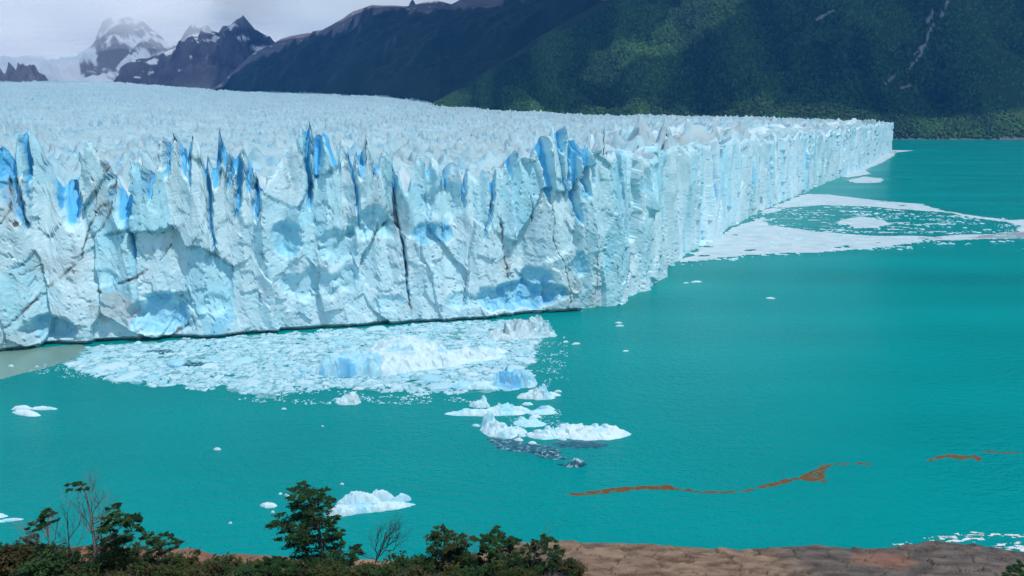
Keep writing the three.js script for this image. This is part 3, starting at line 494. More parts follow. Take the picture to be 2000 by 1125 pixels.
//@@P2
// ------------------------------------------------------------------ floating ice
// a berg is a union of lumps: [px, py of the lump's middle at the waterline, half length in frame units, half depth in m, height in m, turn, steepness, lean]
function icebergGeometry(lumps, o = {}) {
  const { blue = 0.2, dust = 0.1, rough = 1, seed = 1, step = 0.22, soot = 0 } = o;
  const L = lumps.map(([px, py, half, dep, h, turn = 0, pw = 3, lx = 0, lz = 0]) => { const p = at(px, py), e = at(px + half, py); return { x: p[0], z: p[2], a: e[0] - p[0], b: dep, h, c: Math.cos(turn), s: Math.sin(turn), pw, lx, lz, k: Array.from({ length: 7 }, (_, q) => { const a = (q + 0.7 * hash(q, seed, Math.round(px))) / 7 * 6.2832, d = 0.8 + 0.22 * hash(q, seed, Math.round(py)); return [Math.cos(a) / d, Math.sin(a) / d]; }) }; });
  let b = [1e9, 1e9, -1e9, -1e9]; for (const l of L) { const r = Math.max(l.a, l.b) * 1.35; b = [Math.min(b[0], l.x - r), Math.min(b[1], l.z - r), Math.max(b[2], l.x + r), Math.max(b[3], l.z + r)]; }
  const cx = (b[0] + b[2]) / 2, cz = (b[1] + b[3]) / 2, nx = Math.ceil((b[2] - b[0]) / step), nz = Math.ceil((b[3] - b[1]) / step);
  const H = new Float32Array((nx + 1) * (nz + 1)), small = Math.min(...L.map((l) => Math.min(l.a, l.b)));
  for (let i = 0; i <= nx; i++) for (let j = 0; j <= nz; j++) {
    const x = b[0] + i * step, z = b[1] + j * step, sc = clamp(small / 2.2, 0.35, 2.2);
    const wx = x + sc * 0.7 * fbm(x / sc / 2.2, z / sc / 2.2, seed, 4), wz = z + sc * 0.7 * fbm(x / sc / 2.2, z / sc / 2.2, seed + 9, 3);
    let h = -1;
    for (const l of L) {
      const dx = wx - l.x, dz = wz - l.z, u = (dx * l.c + dz * l.s) / l.a, v = (dz * l.c - dx * l.s) / l.b, f = l.k.reduce((m, q) => Math.max(m, u * q[0] + v * q[1]), 0), r = 0.7 * f + 0.3 * Math.sqrt(u * u + v * v);
      const k = l.h * clamp(1 + l.lx * u + l.lz * v, 0.3, 2) * (1 - Math.pow(r, l.pw)); if (k > h) h = k;
    }
    if (h > -0.9) {
      const w1 = worley(wx / (1.9 * sc), wz / (1.9 * sc), seed + 3), rel = clamp(h / 1.5);
      h += 1.5 * rough * rel * ((hash(w1.i, w1.j, seed) - 0.5) * 0.9 * sc + w1.dx * (hash(w1.i, w1.j, 5) - 0.5) * 2.2 * sc + w1.dy * (hash(w1.i, w1.j, 6) - 0.5) * 2.2 * sc + 0.45 * sc * fbm(x / 0.9 / sc, z / 0.9 / sc, seed + 5, 3));
    }
    H[i * (nz + 1) + j] = Math.max(h, -0.35);
  }
  const scarAt = o.scar && (() => { const p = at(o.scar[0], o.scar[1]), e = at(o.scar[0] + o.scar[2], o.scar[1]); return { x: p[0], z: p[2], a: e[0] - p[0], b: o.scar[3], k: o.scar[4] }; })();
  const map = new Map(), pos = [], col = [], uv = [], idx = [], tmp = [0, 0, 0];
  const vert = (i, j) => {
    const k = i * (nz + 1) + j; if (map.has(k)) return map.get(k);
    const x = b[0] + i * step, z = b[1] + j * step, y = H[k], n = pos.length / 3; map.set(k, n); pos.push(x - cx, y, z - cz); uv.push((x + y * 0.5) / 9, (z + y * 0.5) / 9);
    const w1 = worley(x / 3.4 + 0.5 * n3(x, z, 3), z / 3.4, seed + 23), torn = scarAt && Math.hypot((x - scarAt.x) / scarAt.a, (z - scarAt.z) / scarAt.b) + 0.6 * fbm(x / 4, z / 4, 5, 3) < 1, bl = (torn ? scarAt.k : blue) + (hash(w1.i, w1.j, 8) > 0.75 ? 0.3 : 0) + 0.25 * fbm(x / 2.4, z / 2.4, seed + 31, 3);
    iceColor(tmp, 0, clamp(bl, 0, 0.9), clamp(dust + 0.5 * fbm(x / 2.1, z / 2.1, seed + 41, 4) * (dust > 0.02 ? 1 : 0), 0, 0.85), clamp(soot * smooth(-0.05, 0.25, fbm(x / 1.4, z / 0.8, seed + 51, 4)), 0, 0.9), 0.94); col.push(...tmp); return n;
  };
  for (let i = 0; i < nx; i++) for (let j = 0; j < nz; j++) {
    const q = [H[i * (nz + 1) + j], H[(i + 1) * (nz + 1) + j], H[i * (nz + 1) + j + 1], H[(i + 1) * (nz + 1) + j + 1]]; if (Math.max(...q) <= -0.3) continue;
    const a = vert(i, j), c = vert(i + 1, j), d = vert(i, j + 1), e = vert(i + 1, j + 1); idx.push(a, d, c, c, d, e);
  }
  const g = geom(pos, idx, col, uv).toNonIndexed(); g.computeVertexNormals(); return { g, cx, cz };
}
function iceberg(name, label, lumps, o = {}) {
  const { g, cx, cz } = icebergGeometry(lumps, o), m = new THREE.Mesh(g, o.mat ?? iceMat2); m.position.set(cx, 0, cz);
  return top(m, name, { label, category: o.category ?? 'iceberg', ...(o.group ? { group: o.group } : {}) });
}
const iceMat2 = std({ vertexColors: true, roughness: 0.6, bumpMap: iceRelief, bumpScale: 0.12, side: THREE.DoubleSide });
iceberg('iceberg', 'largest iceberg, long white hump with a blue broken end, lying in the brash', [[800, 708, 126, 8.5, 3.7, -0.06, 3, 0.1, 0.1], [684, 722, 76, 6.4, 4.3, -0.25, 3.6, -0.1, 0.25], [795, 694, 92, 6.5, 5.2, 0.03, 2], [890, 702, 98, 5, 2.6, -0.22, 2.2, -0.3], [745, 722, 64, 6.4, 4.3, -0.15, 3], [935, 692, 64, 2.6, 1.6, -0.2, 2.4]], { seed: 3, blue: 0.1, dust: 0.16, rough: 0.55, step: 0.25, scar: [682, 735, 66, 8, 0.6] });
iceberg('iceberg', 'dirty grey and white iceberg at the outer edge of the brash near the ice wall', [[1030, 652, 63.4, 5.12, 3.77, 0.1, 1.9], [1015, 655, 41.5, 3.66, 5.11, 0.5, 1.5], [1052, 648, 31.7, 3.66, 4.66, 0, 1.5], [985, 660, 36.6, 3.17, 2.89, 0, 1.8]], { seed: 5, blue: 0.1, dust: 0.22, soot: 0.35 });
iceberg('iceberg', 'low pale blue iceberg with a rounded blue shoulder in front of the largest iceberg', [[1005, 750, 48.8, 3.17, 3.33, 0.1, 3], [945, 755, 80.5, 2.2, 1.0, 0.05, 4], [985, 745, 36.6, 2.2, 2.11, 0.2, 2]], { seed: 7, blue: 0.3, scar: [1005, 752, 40, 3, 0.62] });
iceberg('iceberg', 'small jagged white iceberg beside dark wet ice, right of the blue shouldered iceberg', [[1052, 775, 31.7, 2.2, 2.22, 0.2, 1.7], [1062, 772, 12.2, 1.22, 3.22, 0, 1.3], [1035, 776, 26.8, 1.34, 1.0, 0, 3], [1078, 772, 17.1, 0.85, 0.78, 0, 2]], { seed: 9, blue: 0.18, soot: 0.2 });
iceberg('iceberg', 'compact white iceberg floating alone just below the brash', [[680, 786, 26.8, 1.83, 1.89, 0.1, 2.2], [690, 786, 14.6, 1.46, 2.66, 0.1, 1.6]], { seed: 11, blue: 0.12, step: 0.14 });
iceberg('iceberg', 'little blue white iceberg shaped like a fin behind the long thin floe', [[936, 793, 22.0, 1.22, 1.66, 0.1, 2], [944, 791, 8.5, 0.98, 2.77, 0, 1.3]], { seed: 13, blue: 0.25, step: 0.12 });
iceberg('iceberg', 'long thin white floe pointing left with a raised back edge', [[950, 808, 78.1, 1.59, 0.89, -0.02, 3], [990, 803, 48.8, 1.71, 1.33, 0, 3]], { seed: 15, blue: 0.2, category: 'ice floe' });
iceberg('iceberg', 'crumpled white iceberg with a steep left shoulder in front of the long thin floe', [[968, 842, 36.6, 2.93, 2.0, 0.5, 2], [956, 834, 19.5, 1.95, 3.55, 0.4, 1.6], [985, 850, 26.8, 1.95, 1.33, 0.3, 2.4], [1005, 842, 26.8, 1.71, 0.78, 0.3, 3]], { seed: 17, blue: 0.2, soot: 0.08, step: 0.15 });
iceberg('iceberg', 'flat pale floe with a pointed corner behind the broad white floe', [[1060, 806, 29.3, 1.46, 0.61, -0.1, 4], [1066, 800, 19.5, 0.73, 0.89, 0, 3]], { seed: 19, blue: 0.4, step: 0.14, category: 'ice floe' });
iceberg('iceberg', 'shallow blue ridged floe left of the flat pale floe', [[1033, 828, 34.2, 1.83, 0.67, 0.1, 3], [1020, 823, 12.2, 0.73, 1.11, 0, 2], [1042, 824, 12.2, 0.73, 1.0, 0, 2]], { seed: 21, blue: 0.45, step: 0.14, category: 'ice floe' });
iceberg('iceberg', 'broad smooth white floe, the lowest large one right of the dark wet ice', [[1148, 848, 80.5, 3.17, 1.28, 0.03, 4, -0.1, -0.25], [1185, 846, 34.2, 2.2, 1.39, 0, 3], [1110, 843, 36.6, 1.95, 1.5, 0, 3]], { seed: 23, blue: 0.08, rough: 0.55, step: 0.15, category: 'ice floe' });
iceberg('iceberg', 'small white floe touching the left end of the broad smooth floe', [[1062, 852, 34.2, 1.83, 1.22, 0.15, 3], [1072, 847, 17.1, 1.22, 1.66, 0, 2]], { seed: 25, blue: 0.15, step: 0.15, category: 'ice floe' });
iceberg('iceberg', 'arrow shaped white floe near the left edge of the lake', [[52, 808, 34, 1.3, 0.75, 0.35, 3], [42, 799, 20, 0.8, 0.85, -0.1, 3], [84, 799, 28, 0.7, 0.6, 0.02, 3]], { seed: 27, blue: 0.12, rough: 0.5, step: 0.14, category: 'ice floe' });
iceberg('iceberg', 'white floe cut by the left edge of the frame above the trees', [[-6, 1008, 22, 0.75, 0.4, 0.1, 3]], { seed: 29, blue: 0.08, rough: 0.4, step: 0.08, category: 'ice floe' });
iceberg('iceberg', 'tongue shaped white floe beside the one at the left edge of the frame', [[18, 1017, 24, 0.45, 0.35, -0.25, 3]], { seed: 31, blue: 0.08, rough: 0.4, step: 0.08, category: 'ice floe' });
iceberg('iceberg', 'round white floe left of the dark green tree', [[525, 988, 18, 0.75, 0.5, 0.1, 4]], { seed: 33, blue: 0.1, rough: 0.4, step: 0.07, category: 'ice floe' });
iceberg('iceberg', 'white and pale blue iceberg with two raised ends behind the dark green tree', [[722, 994, 86, 1.5, 0.95, -0.2, 3, 0.05], [700, 982, 44, 1.2, 2.1, -0.1, 2.2], [745, 974, 30, 0.9, 1.6, 0, 2.4], [783, 978, 22, 0.8, 1.2, -0.4, 2.4], [665, 1003, 34, 1.2, 1.4, -0.2, 2.5]], { seed: 35, blue: 0.22, rough: 0.55, step: 0.1 });
// scattered lone pieces
const lone = [[555, 799, 5, 'tiny white ice lump below the left part of the brash'], [424, 878, 8, 'small flat floe alone in open water, left of centre'], [450, 1022, 4, 'tiny floe above the trees between the dead tree and the dark green tree'], [1505, 583, 10, 'small floe farthest out on the open lake, right of the prow'], [1208, 631, 8, 'upper of two small floes off the prow'], [1210, 637, 9, 'lower of two small floes off the prow'], [1222, 686, 6, 'small sliver of ice below the two floes off the prow'], [1360, 551, 12, 'small floe just off the prow of the ice wall'], [1340, 553, 6, 'tiny floe left of the floe just off the prow'], [668, 946, 4, 'tiny floe above the two ended iceberg'], [560, 968, 5, 'small ice lump right of the round white floe'], [548, 965, 4, 'tiny ice lump above the round white floe'], [533, 1001, 4, 'tiny ice lump below the round white floe'], [700, 760, 12, 'small ice lump under the front of the largest iceberg'], [725, 745, 10, 'blue white ice lump stuck at the front of the largest iceberg'], [1125, 672, 9, 'small floe right of the dirty grey iceberg, upper'], [1105, 668, 6, 'tiny floe right of the dirty grey iceberg, nearest it'], [1035, 708, 14, 'small floe right of the largest iceberg'], [1090, 765, 8, 'small floe right of the jagged white iceberg'], [22, 715, 7, 'small floe on the grey silt plume'], [72, 716, 4, 'tiny floe on the grey silt plume'], [1025, 777, 16, 'rounded white lump at the foot of the jagged white iceberg'], [1000, 843, 8, 'small ice lump right of the crumpled iceberg'], [1020, 852, 8, 'small ice lump between the crumpled iceberg and the broad floe'], [1008, 798, 12, 'small floe between the fin shaped iceberg and the flat pale floe'], [1045, 815, 12, 'small floe between the two pale flat floes'], [1012, 860, 10, 'small white lump on the rim of the dark ice awash'], [1040, 866, 9, 'tiny white lump on the dark ice awash, middle one'], [930, 832, 9, 'small ice lump left of the crumpled iceberg'], [1098, 858, 10, 'small lump joining the two floes beside the dark ledge'], [1030, 790, 12, 'small floe below the jagged white iceberg'], [630, 833, 3, 'tiny speck of ice alone below the compact iceberg'], [1290, 541, 12, 'small floe against the foot of the prow']];
lone.forEach(([x, y, half, label], i) => iceberg('ice_floe', label, [[x, y, half, Math.max(0.18, half * 0.05), 0.16 + half * 0.035, 0.2 * Math.sin(i * 7), 2.5]], { seed: 60 + i * 3, blue: 0.1, rough: 0.4, step: clamp(half * 0.016, 0.05, 0.2), category: 'ice floe' }));
// dark clear ice awash in front of the broad floe
const awash = (px, lumps, label, seed, tone) => {
  const { g, cx, cz } = icebergGeometry(lumps, { seed, rough: 0.5, step: 0.14 }), c = g.attributes.color.array, p = g.attributes.position.array;
  for (let i = 0; i < c.length; i += 3) { const k = clamp(0.5 + 1.6 * fbm((p[i] + cx) / 1.2, (p[i + 2] + cz) / 0.8, seed, 4)), w = smooth(0.72, 0.9, k + 0.1 * tone); for (let q = 0; q < 3; q++) c[i + q] = mix(mix([0.004, 0.06, 0.10][q], [0.03, 0.17, 0.22][q], k), [0.45, 0.6, 0.65][q], w * tone); }
  const m = new THREE.Mesh(g, wetIceMat); m.position.set(cx, 0, cz); top(m, 'awash_ice', { label, category: 'ice' });
};
awash(0, [[1030, 876, 71.3, 2.55, 0.16, 0.28, 4], [985, 862, 39.1, 1.8, 0.14, 0.3, 4], [1075, 892, 34.5, 1.35, 0.16, 0.3, 4]], 'dark blue clear ice awash below the crumpled iceberg', 71, 0.35);
awash(0, [[1130, 868, 59.8, 2.08, 0.12, 0.02, 4]], 'dark wet ledge of ice awash along the front of the broad floe', 73, 0);
awash(0, [[1068, 887, 26.4, 1.12, 0.66, 0.3, 2.5]], 'glassy grey green ice hump rising from the dark ice awash', 75, 0.9);
awash(0, [[1126, 908, 19.5, 1.08, 1.32, 0, 2], [1112, 910, 25.3, 0.6, 0.22, 0.3, 3]], 'rounded glassy ice knob with a dark skirt, lowest of the awash ice', 77, 0.8);
awash(0, [[388, 713, 44, 2.2, 0.35, -0.1, 4]], 'dark grey streaked ice slab awash in the middle of the brash', 79, 0.55);
awash(0, [[315, 688, 34, 2.6, 0.45, 0, 4]], 'dirty dark streaked slab among the brash near the foot of the wall', 81, 0.9);
console.log('bergs', Math.round(performance.now()));

// brash along the front: single floes, then the small bits between them
const floeGeos = [];
for (let k = 0; k < 14; k++) {
  const r = rng(200 + k), n = 9 + (k % 4), pos = [], col = [], idx = [], tmp = [0, 0, 0], bl = [0.05, 0.12, 0.2, 0.3, 0.45][k % 5], rr = [], hh = [];
  for (let i = 0; i < n; i++) { rr.push(0.62 + 0.45 * r()); hh.push(0.5 + 0.6 * r()); }
  const put = (x, y, z, b) => { iceColor(tmp, 0, clamp(b + 0.08), 0.06 * (k % 3), 0, 0.84); pos.push(x, y, z); col.push(...tmp); };
  for (let i = 0; i < n; i++) { const a = i / n * 6.2832 + 0.25 * r(); const c = Math.cos(a), s = Math.sin(a); put(c * rr[i], -0.35, s * rr[i], bl + 0.2); put(c * rr[i] * 0.97, 0.55 * hh[i], s * rr[i] * 0.97, bl + 0.12); put(c * rr[i] * 0.6, 0.7 + 0.5 * (hh[i] - 0.5), s * rr[i] * 0.6, bl); }
  put(0.1 * (r() - 0.5), 0.85 + 0.4 * r(), 0.1 * (r() - 0.5), bl);
  for (let i = 0; i < n; i++) { const a = i * 3, b = ((i + 1) % n) * 3; idx.push(a, a + 1, b, b, a + 1, b + 1, a + 1, a + 2, b + 1, b + 1, a + 2, b + 2, a + 2, n * 3, b + 2); }
  const g = geom(pos, idx, col).toNonIndexed(); g.computeVertexNormals(); floeGeos.push(g);
}
const brashPoly = world2([[128, 716], [165, 692], [175, 677], [300, 668], [420, 662], [560, 653], [700, 643], [860, 630], [1000, 625], [1062, 628], [1078, 650], [1050, 672], [1045, 705], [1030, 722], [1040, 740], [985, 762], [860, 768], [780, 768], [720, 760], [620, 752], [560, 768], [530, 775], [470, 768], [440, 752], [390, 757], [290, 752], [215, 742], [180, 728]]);
const heroPoly = world2([[618, 738], [680, 752], [840, 722], [980, 692], [930, 690], [800, 672], [700, 690], [625, 712]]);
{
  const r = rng(401), b = boundsOf(brashPoly), cell = new Map(), kept = [], key = (x, z) => Math.floor(x / 4) + ',' + Math.floor(z / 4);
  const clear = (x, z, q) => { for (let i = -1; i <= 1; i++) for (let j = -1; j <= 1; j++) for (const f of cell.get(Math.floor(x / 4) + i + ',' + (Math.floor(z / 4) + j)) ?? []) if (Math.hypot(x - f[0], z - f[1]) < (q + f[2]) * 0.82) return false; return true; };
  const M = new THREE.Matrix4();
  for (let n = 0, tries = 0; n < 300 && tries < 60000; tries++) {
    const q = n < 18 ? 2.1 + 1.6 * r() : n < 100 ? 1.25 + 0.9 * r() : 0.8 + 0.65 * r(), x = mix(b[0], b[2], r()), z = mix(b[1], b[3], r());
    if (signed(brashPoly, x, z) < q * 0.5 || signed(heroPoly, x, z) > -q || !clear(x, z, q)) continue;
    if (!cell.has(key(x, z))) cell.set(key(x, z), []); cell.get(key(x, z)).push([x, z, q]);
    const m = new THREE.Mesh(floeGeos[(r() * 14) | 0], floeMat); m.position.set(x, 0, z); m.rotation.set((r() - 0.5) * 0.1, r() * 6.28, (r() - 0.5) * 0.1); m.scale.set(q * (1 + 0.5 * r()), (0.18 + 0.26 * r()) * Math.sqrt(q) * (r() < 0.12 ? 2 : 1), q * (0.8 + 0.3 * r()));
    const tone = ['white', 'white', 'bluish white', 'pale blue', 'blue'][floeGeos.indexOf(m.geometry) % 5], size = q > 1.8 ? 'large' : q > 1.1 ? 'medium' : 'small', edge = signed(brashPoly, x, z), hero = -signed(heroPoly, x, z);
    const place = hero < 3 ? 'touching the largest iceberg' : edge < 3 ? (z < -0.12 * x - 208 ? 'right under the ice wall' : 'on the open water edge of the brash') : x < -78 ? 'in the left end of the brash' : x < -45 ? 'in the brash left of the largest iceberg' : x > -8 ? 'in the right end of the brash' : z < -205 ? 'in the brash between the largest iceberg and the wall' : 'in the brash in front of the largest iceberg';
    top(m, 'brash_floe', { label: size + ' ' + tone + ' broken ice floe ' + place, category: 'ice floe', group: 'floes crowded in the brash' }); n++;
  }
  // scattered bits
  const bits = [];
  const scatter = (poly, count, lo, hi, ragged, dense) => { const bb = boundsOf(poly); for (let i = 0; i < count; i++) { const x = mix(bb[0], bb[2], r()), z = mix(bb[1], bb[3], r()), d = signed(poly, x, z) + ragged * fbm(x / 6, z / 6, 3, 4); if (d < 0) continue; if (dense && fbm(x / 7, z / 5, 13, 3) > dense) continue; bits.push([x, z, lo + (hi - lo) * Math.pow(r(), 2.4)]); } };
  scatter(brashPoly, 32000, 0.16, 1.0, 7, 0.2);
  const strays = world2([[470, 768], [640, 762], [780, 772], [900, 775], [930, 790], [860, 790], [800, 790], [560, 790], [470, 782]]); scatter(strays, 1400, 0.08, 0.4, 4, 0.04);
  const strays2 = world2([[1040, 650], [1110, 660], [1110, 740], [1060, 760], [1040, 700]]); scatter(strays2, 700, 0.08, 0.35, 5, -0.03);
  const strays3 = world2([[40, 720], [150, 700], [230, 745], [120, 740]]); scatter(strays3, 500, 0.08, 0.35, 6, 0);
  const strays4 = world2([[980, 800], [1090, 800], [1110, 840], [1000, 862]]); scatter(strays4, 700, 0.07, 0.3, 3, 0.05);
  const geo = floeGeos[2], im = new THREE.InstancedMesh(geo, floeMat, bits.length), e = new THREE.Euler(), Q = new THREE.Quaternion(), cl = new THREE.Color();
  bits.forEach(([x, z, q], i) => { M.compose(new THREE.Vector3(x, 0.0, z), Q.setFromEuler(e.set((r() - 0.5) * 0.2, r() * 6.28, (r() - 0.5) * 0.2)), new THREE.Vector3(q * (0.9 + 0.7 * r()), 0.07 + 0.22 * q * (0.6 + r()), q)); im.setMatrixAt(i, M); const k = r(); cl.setRGB(mix(0.55, 1.08, k), mix(0.76, 1.06, k), mix(0.82, 1.04, k)); im.setColorAt(i, cl); });
  top(im, 'brash_ice', { label: 'crushed ice bits filling the gaps between the floes', category: 'ice', kind: 'stuff' });
}
// sheets on the water: kept where a mask says so, with a ragged edge
function sheet(name, data, polys, o) {
  const { step, ragged, scale, lift, thick, color, mat, holes = 9, seed = 1 } = o, map = new Map(), pos = [], col = [], uv = [], idx = [];
  for (const poly of polys) {
    const b = boundsOf(poly).map((v, i) => v + (i < 2 ? -ragged : ragged)), i0 = Math.floor(b[0] / step), i1 = Math.ceil(b[2] / step), j0 = Math.floor(b[1] / step), j1 = Math.ceil(b[3] / step);
    const keep = new Map(), m = (i, j) => { const k = i + ',' + j; if (!keep.has(k)) { const x = i * step, z = j * step, d = signed(poly, x, z) + ragged * 2 * fbm(x / scale, z / (scale * 0.6), seed, 5); keep.set(k, d > 0 && fbm(x / (scale * 1.3), z / (scale * 0.5), seed + 5, 4) < holes ? d : -1); } return keep.get(k); };
    const vert = (i, j, d) => { const k = i + ',' + j; if (!map.has(k)) { const x = i * step, z = j * step; map.set(k, pos.length / 3); const h = d < 0 ? lift - thick - 0.01 : lift + thick * (0.3 + 0.7 * Math.abs(n3(x / step / 2.3, z / step / 2.3, 4)) * 2); pos.push(x + step * 0.4 * n3(x / step, z / step, 8), Math.max(d < 0 ? -0.05 : 0.004, h), z + step * 0.4 * n3(x / step, z / step, 18)); col.push(...color(x, z)); uv.push(x / 4, z / 4); } return map.get(k); };
    for (let i = i0; i < i1; i++) for (let j = j0; j < j1; j++) { const q = [m(i, j), m(i + 1, j), m(i, j + 1), m(i + 1, j + 1)]; if (q.filter((v) => v > 0).length < 3) continue; const a = vert(i, j, q[0]), c = vert(i + 1, j, q[1]), d = vert(i, j + 1, q[2]), e = vert(i + 1, j + 1, q[3]); idx.push(a, d, c, c, d, e); }
  }
  return top(new THREE.Mesh(geom(pos, idx, col, uv), mat), name, data);
}
sheet('slush_field', { label: 'thin watery slush between the floes of the brash', category: 'slush', kind: 'stuff' }, [brashPoly], { step: 0.35, ragged: 3, scale: 9, lift: 0.01, thick: 0.02, color: (x, z) => { const k = clamp(0.5 + 1.6 * fbm(x / 3, z / 2, 4, 4)); return [mix(0.03, 0.26, k), mix(0.25, 0.47, k), mix(0.26, 0.50, k)]; }, mat: floeMat, holes: 0.12, seed: 55 });
function slush(x, z) { const k = clamp(0.5 + 1.2 * fbm(x / 9, z / 9, 4, 4)); return [mix(0.34, 0.55, k), mix(0.50, 0.62, k), mix(0.55, 0.65, k)]; }
sheet('slush_field', { label: 'white tongue of floating slush curving out from the far ice wall', category: 'slush', kind: 'stuff' }, [
  world2([[1318, 513], [1345, 500], [1372, 480], [1430, 444], [1490, 424], [1502, 440], [1600, 453], [1700, 460], [1800, 461], [1838, 464], [1780, 477], [1650, 490], [1500, 497], [1400, 505], [1340, 513]]),
  world2([[1480, 416], [1545, 388], [1575, 379], [1620, 380], [1700, 390], [1800, 399], [1858, 416], [1800, 412], [1700, 404], [1620, 401], [1540, 405], [1500, 418]]),
  world2([[1845, 412], [1900, 421], [1970, 430], [2060, 428], [2120, 440], [2060, 470], [1990, 466], [1880, 466], [1980, 452], [1990, 441], [1960, 433], [1890, 425]]),
  world2([[1790, 466], [1850, 461], [1950, 456], [2010, 452], [2010, 466], [1900, 468], [1830, 472]]), world2([[1630, 433], [1680, 421], [1725, 430], [1742, 438], [1715, 446], [1670, 445]]), world2([[1652, 352], [1690, 345], [1725, 349], [1720, 357], [1670, 358]]), world2([[1640, 344], [1690, 325], [1730, 300], [1752, 294], [1745, 305], [1722, 318], [1690, 332], [1700, 340], [1655, 347]]), world2([[1735, 293], [1785, 294], [1740, 299]]),
], { step: 1.2, ragged: 3.2, scale: 20, lift: 0.05, thick: 0.16, color: slush, mat: std({ vertexColors: true, roughness: 0.8, side: THREE.DoubleSide }), holes: 0.34, seed: 5 });
sheet('slush_field', { label: 'thin wisps of slush drifting inside the white tongue', category: 'slush', kind: 'stuff' }, [world2([[1500, 425], [1560, 408], [1760, 410], [1900, 428], [1960, 440], [1860, 458], [1600, 452]])], { step: 1.0, ragged: 2, scale: 16, lift: 0.03, thick: 0.05, color: slush, mat: floeMat, holes: -0.2, seed: 15 });
{ // loose bits round the tongue
  const r = rng(77), bits = [], near = world2([[1300, 520], [1420, 445], [1560, 385], [1860, 415], [2060, 440], [2040, 470], [1700, 492], [1480, 502], [1340, 520]]), b = boundsOf(near);
  for (let i = 0; i < 26000 && bits.length < 1600; i++) { const x = mix(b[0], b[2], r()), z = mix(b[1], b[3], r()); if (signed(near, x, z) + 14 * fbm(x / 20, z / 20, 3, 4) < 0 || fbm(x / 30, z / 12, 23, 4) < 0.04) continue; bits.push([x, z, 0.25 + 1.3 * Math.pow(r(), 3)]); }
  const im = new THREE.InstancedMesh(floeGeos[6], floeMat, bits.length), M = new THREE.Matrix4(), Q = new THREE.Quaternion(), up = new THREE.Vector3(0, 1, 0);
  bits.forEach(([x, z, q], i) => { M.compose(new THREE.Vector3(x, 0, z), Q.setFromAxisAngle(up, r() * 6.28), new THREE.Vector3(q * 1.3, 0.12 + 0.25 * q, q)); im.setMatrixAt(i, M); });
  top(im, 'brash_ice', { label: 'loose ice bits round the white slush tongue', category: 'ice', kind: 'stuff' });
}
// silt at the foot of the wall, and rusty scum lines
sheet('silt_plume', { kind: 'structure' }, [world2([[-300, 690], [0, 684], [160, 674], [170, 690], [110, 716], [0, 738], [-300, 760]])], { step: 0.6, ragged: 2.5, scale: 14, lift: 0.006, thick: 0, color: () => [0.165, 0.285, 0.245], mat: std({ vertexColors: true, roughness: 0.3 }), seed: 25 });
const scumMat = std({ vertexColors: true, roughness: 0.9, side: THREE.DoubleSide }), scumCol = (x, z) => { const k = clamp(0.5 + 1.3 * fbm(x / 0.7, z / 0.7, 4, 3)); return [mix(0.09, 0.18, k), mix(0.04, 0.08, k), mix(0.005, 0.016, k)]; };
const scum = (label, list, seed) => sheet('scum_streak', { label, category: 'scum', group: 'rusty scum lines' }, list.map(world2), { step: 0.075, ragged: 0.34, scale: 1.1, lift: 0.008, thick: 0.008, color: scumCol, mat: scumMat, holes: 0.2, seed });
scum('long thin rusty scum streak nearest the frame centre, low on the lake', [[[1095, 964], [1140, 961], [1200, 953], [1260, 948], [1310, 947], [1320, 953], [1350, 955], [1355, 960], [1310, 957], [1250, 957], [1180, 965], [1130, 969]], [[1340, 956], [1370, 959], [1400, 959], [1440, 960], [1470, 955], [1470, 958], [1440, 963], [1395, 963], [1365, 963]]], 31);
scum('rusty scum streak swelling into a dark triangular patch', [[[1460, 957], [1500, 944], [1520, 940], [1525, 936], [1560, 932], [1580, 922], [1605, 910], [1628, 904], [1620, 912], [1611, 918], [1613, 941], [1590, 942], [1560, 936], [1525, 947], [1500, 952]], [[1628, 905], [1660, 904], [1662, 908], [1630, 908]], [[1670, 903], [1705, 905], [1700, 910], [1670, 906]]], 33);
scum('small rusty scum streak at the right', [[[1805, 901], [1830, 891], [1850, 887], [1880, 890], [1905, 889], [1918, 894], [1912, 902], [1895, 895], [1880, 899], [1850, 893], [1825, 899]], [[1920, 880], [1960, 882], [1995, 884], [1995, 886], [1950, 885], [1920, 883]]], 35);
console.log('sheets', Math.round(performance.now()));

// ------------------------------------------------------------------ near shore: rounded rock at the water, a steep bushy bank up to the viewpoint
const shorePx = [[-700, 1090], [0, 1078], [200, 1068], [350, 1071], [420, 1083], [520, 1085], [640, 1098], [760, 1094], [830, 1099], [930, 1080], [1010, 1062], [1090, 1057], [1250, 1062], [1400, 1071], [1447, 1076], [1480, 1068], [1600, 1065], [1690, 1074], [1750, 1068], [1830, 1058], [1900, 1062], [2000, 1078], [2600, 1110]];
const RIM = 1.6, shore = shorePx.map(([x, y]) => { const p = at(x, y, RIM); return [p[0], p[2]]; });
const shoreZ = (x) => table(shore, x);
function bank(x, z) {
  const d = z - shoreZ(x);                                          // metres in from the rim of the rock
  if (d < 0) return RIM - 1.5 * Math.pow(-d / 1.6, 1.6) * 1.3 + 0.25 * fbm(x / 2, z / 2, 5, 3);
  let h = RIM + 0.05 * d + 0.35 * fbm(x / 5, z / 3, 9, 4) * smooth(0, 2, d);
  const toe = 12; if (d > toe) h += Math.min(d - toe, 44) * 0.57 + Math.max(d - toe - 44, 0) * 0.3 + 2.0 * smooth(toe, toe + 25, d) * fbm(x / 11, z / 11, 19, 3);
  h += (2.6 * smooth(9, 1, x) + 1.3 * smooth(-18, -32, x)) * smooth(30, 46, d) * smooth(90, 66, d);
  const cap = 61.6; return h > cap - 6 ? Math.min(h, cap - 6 + 6 * (1 - Math.exp(-(h - cap + 6) / 6))) : h;
}
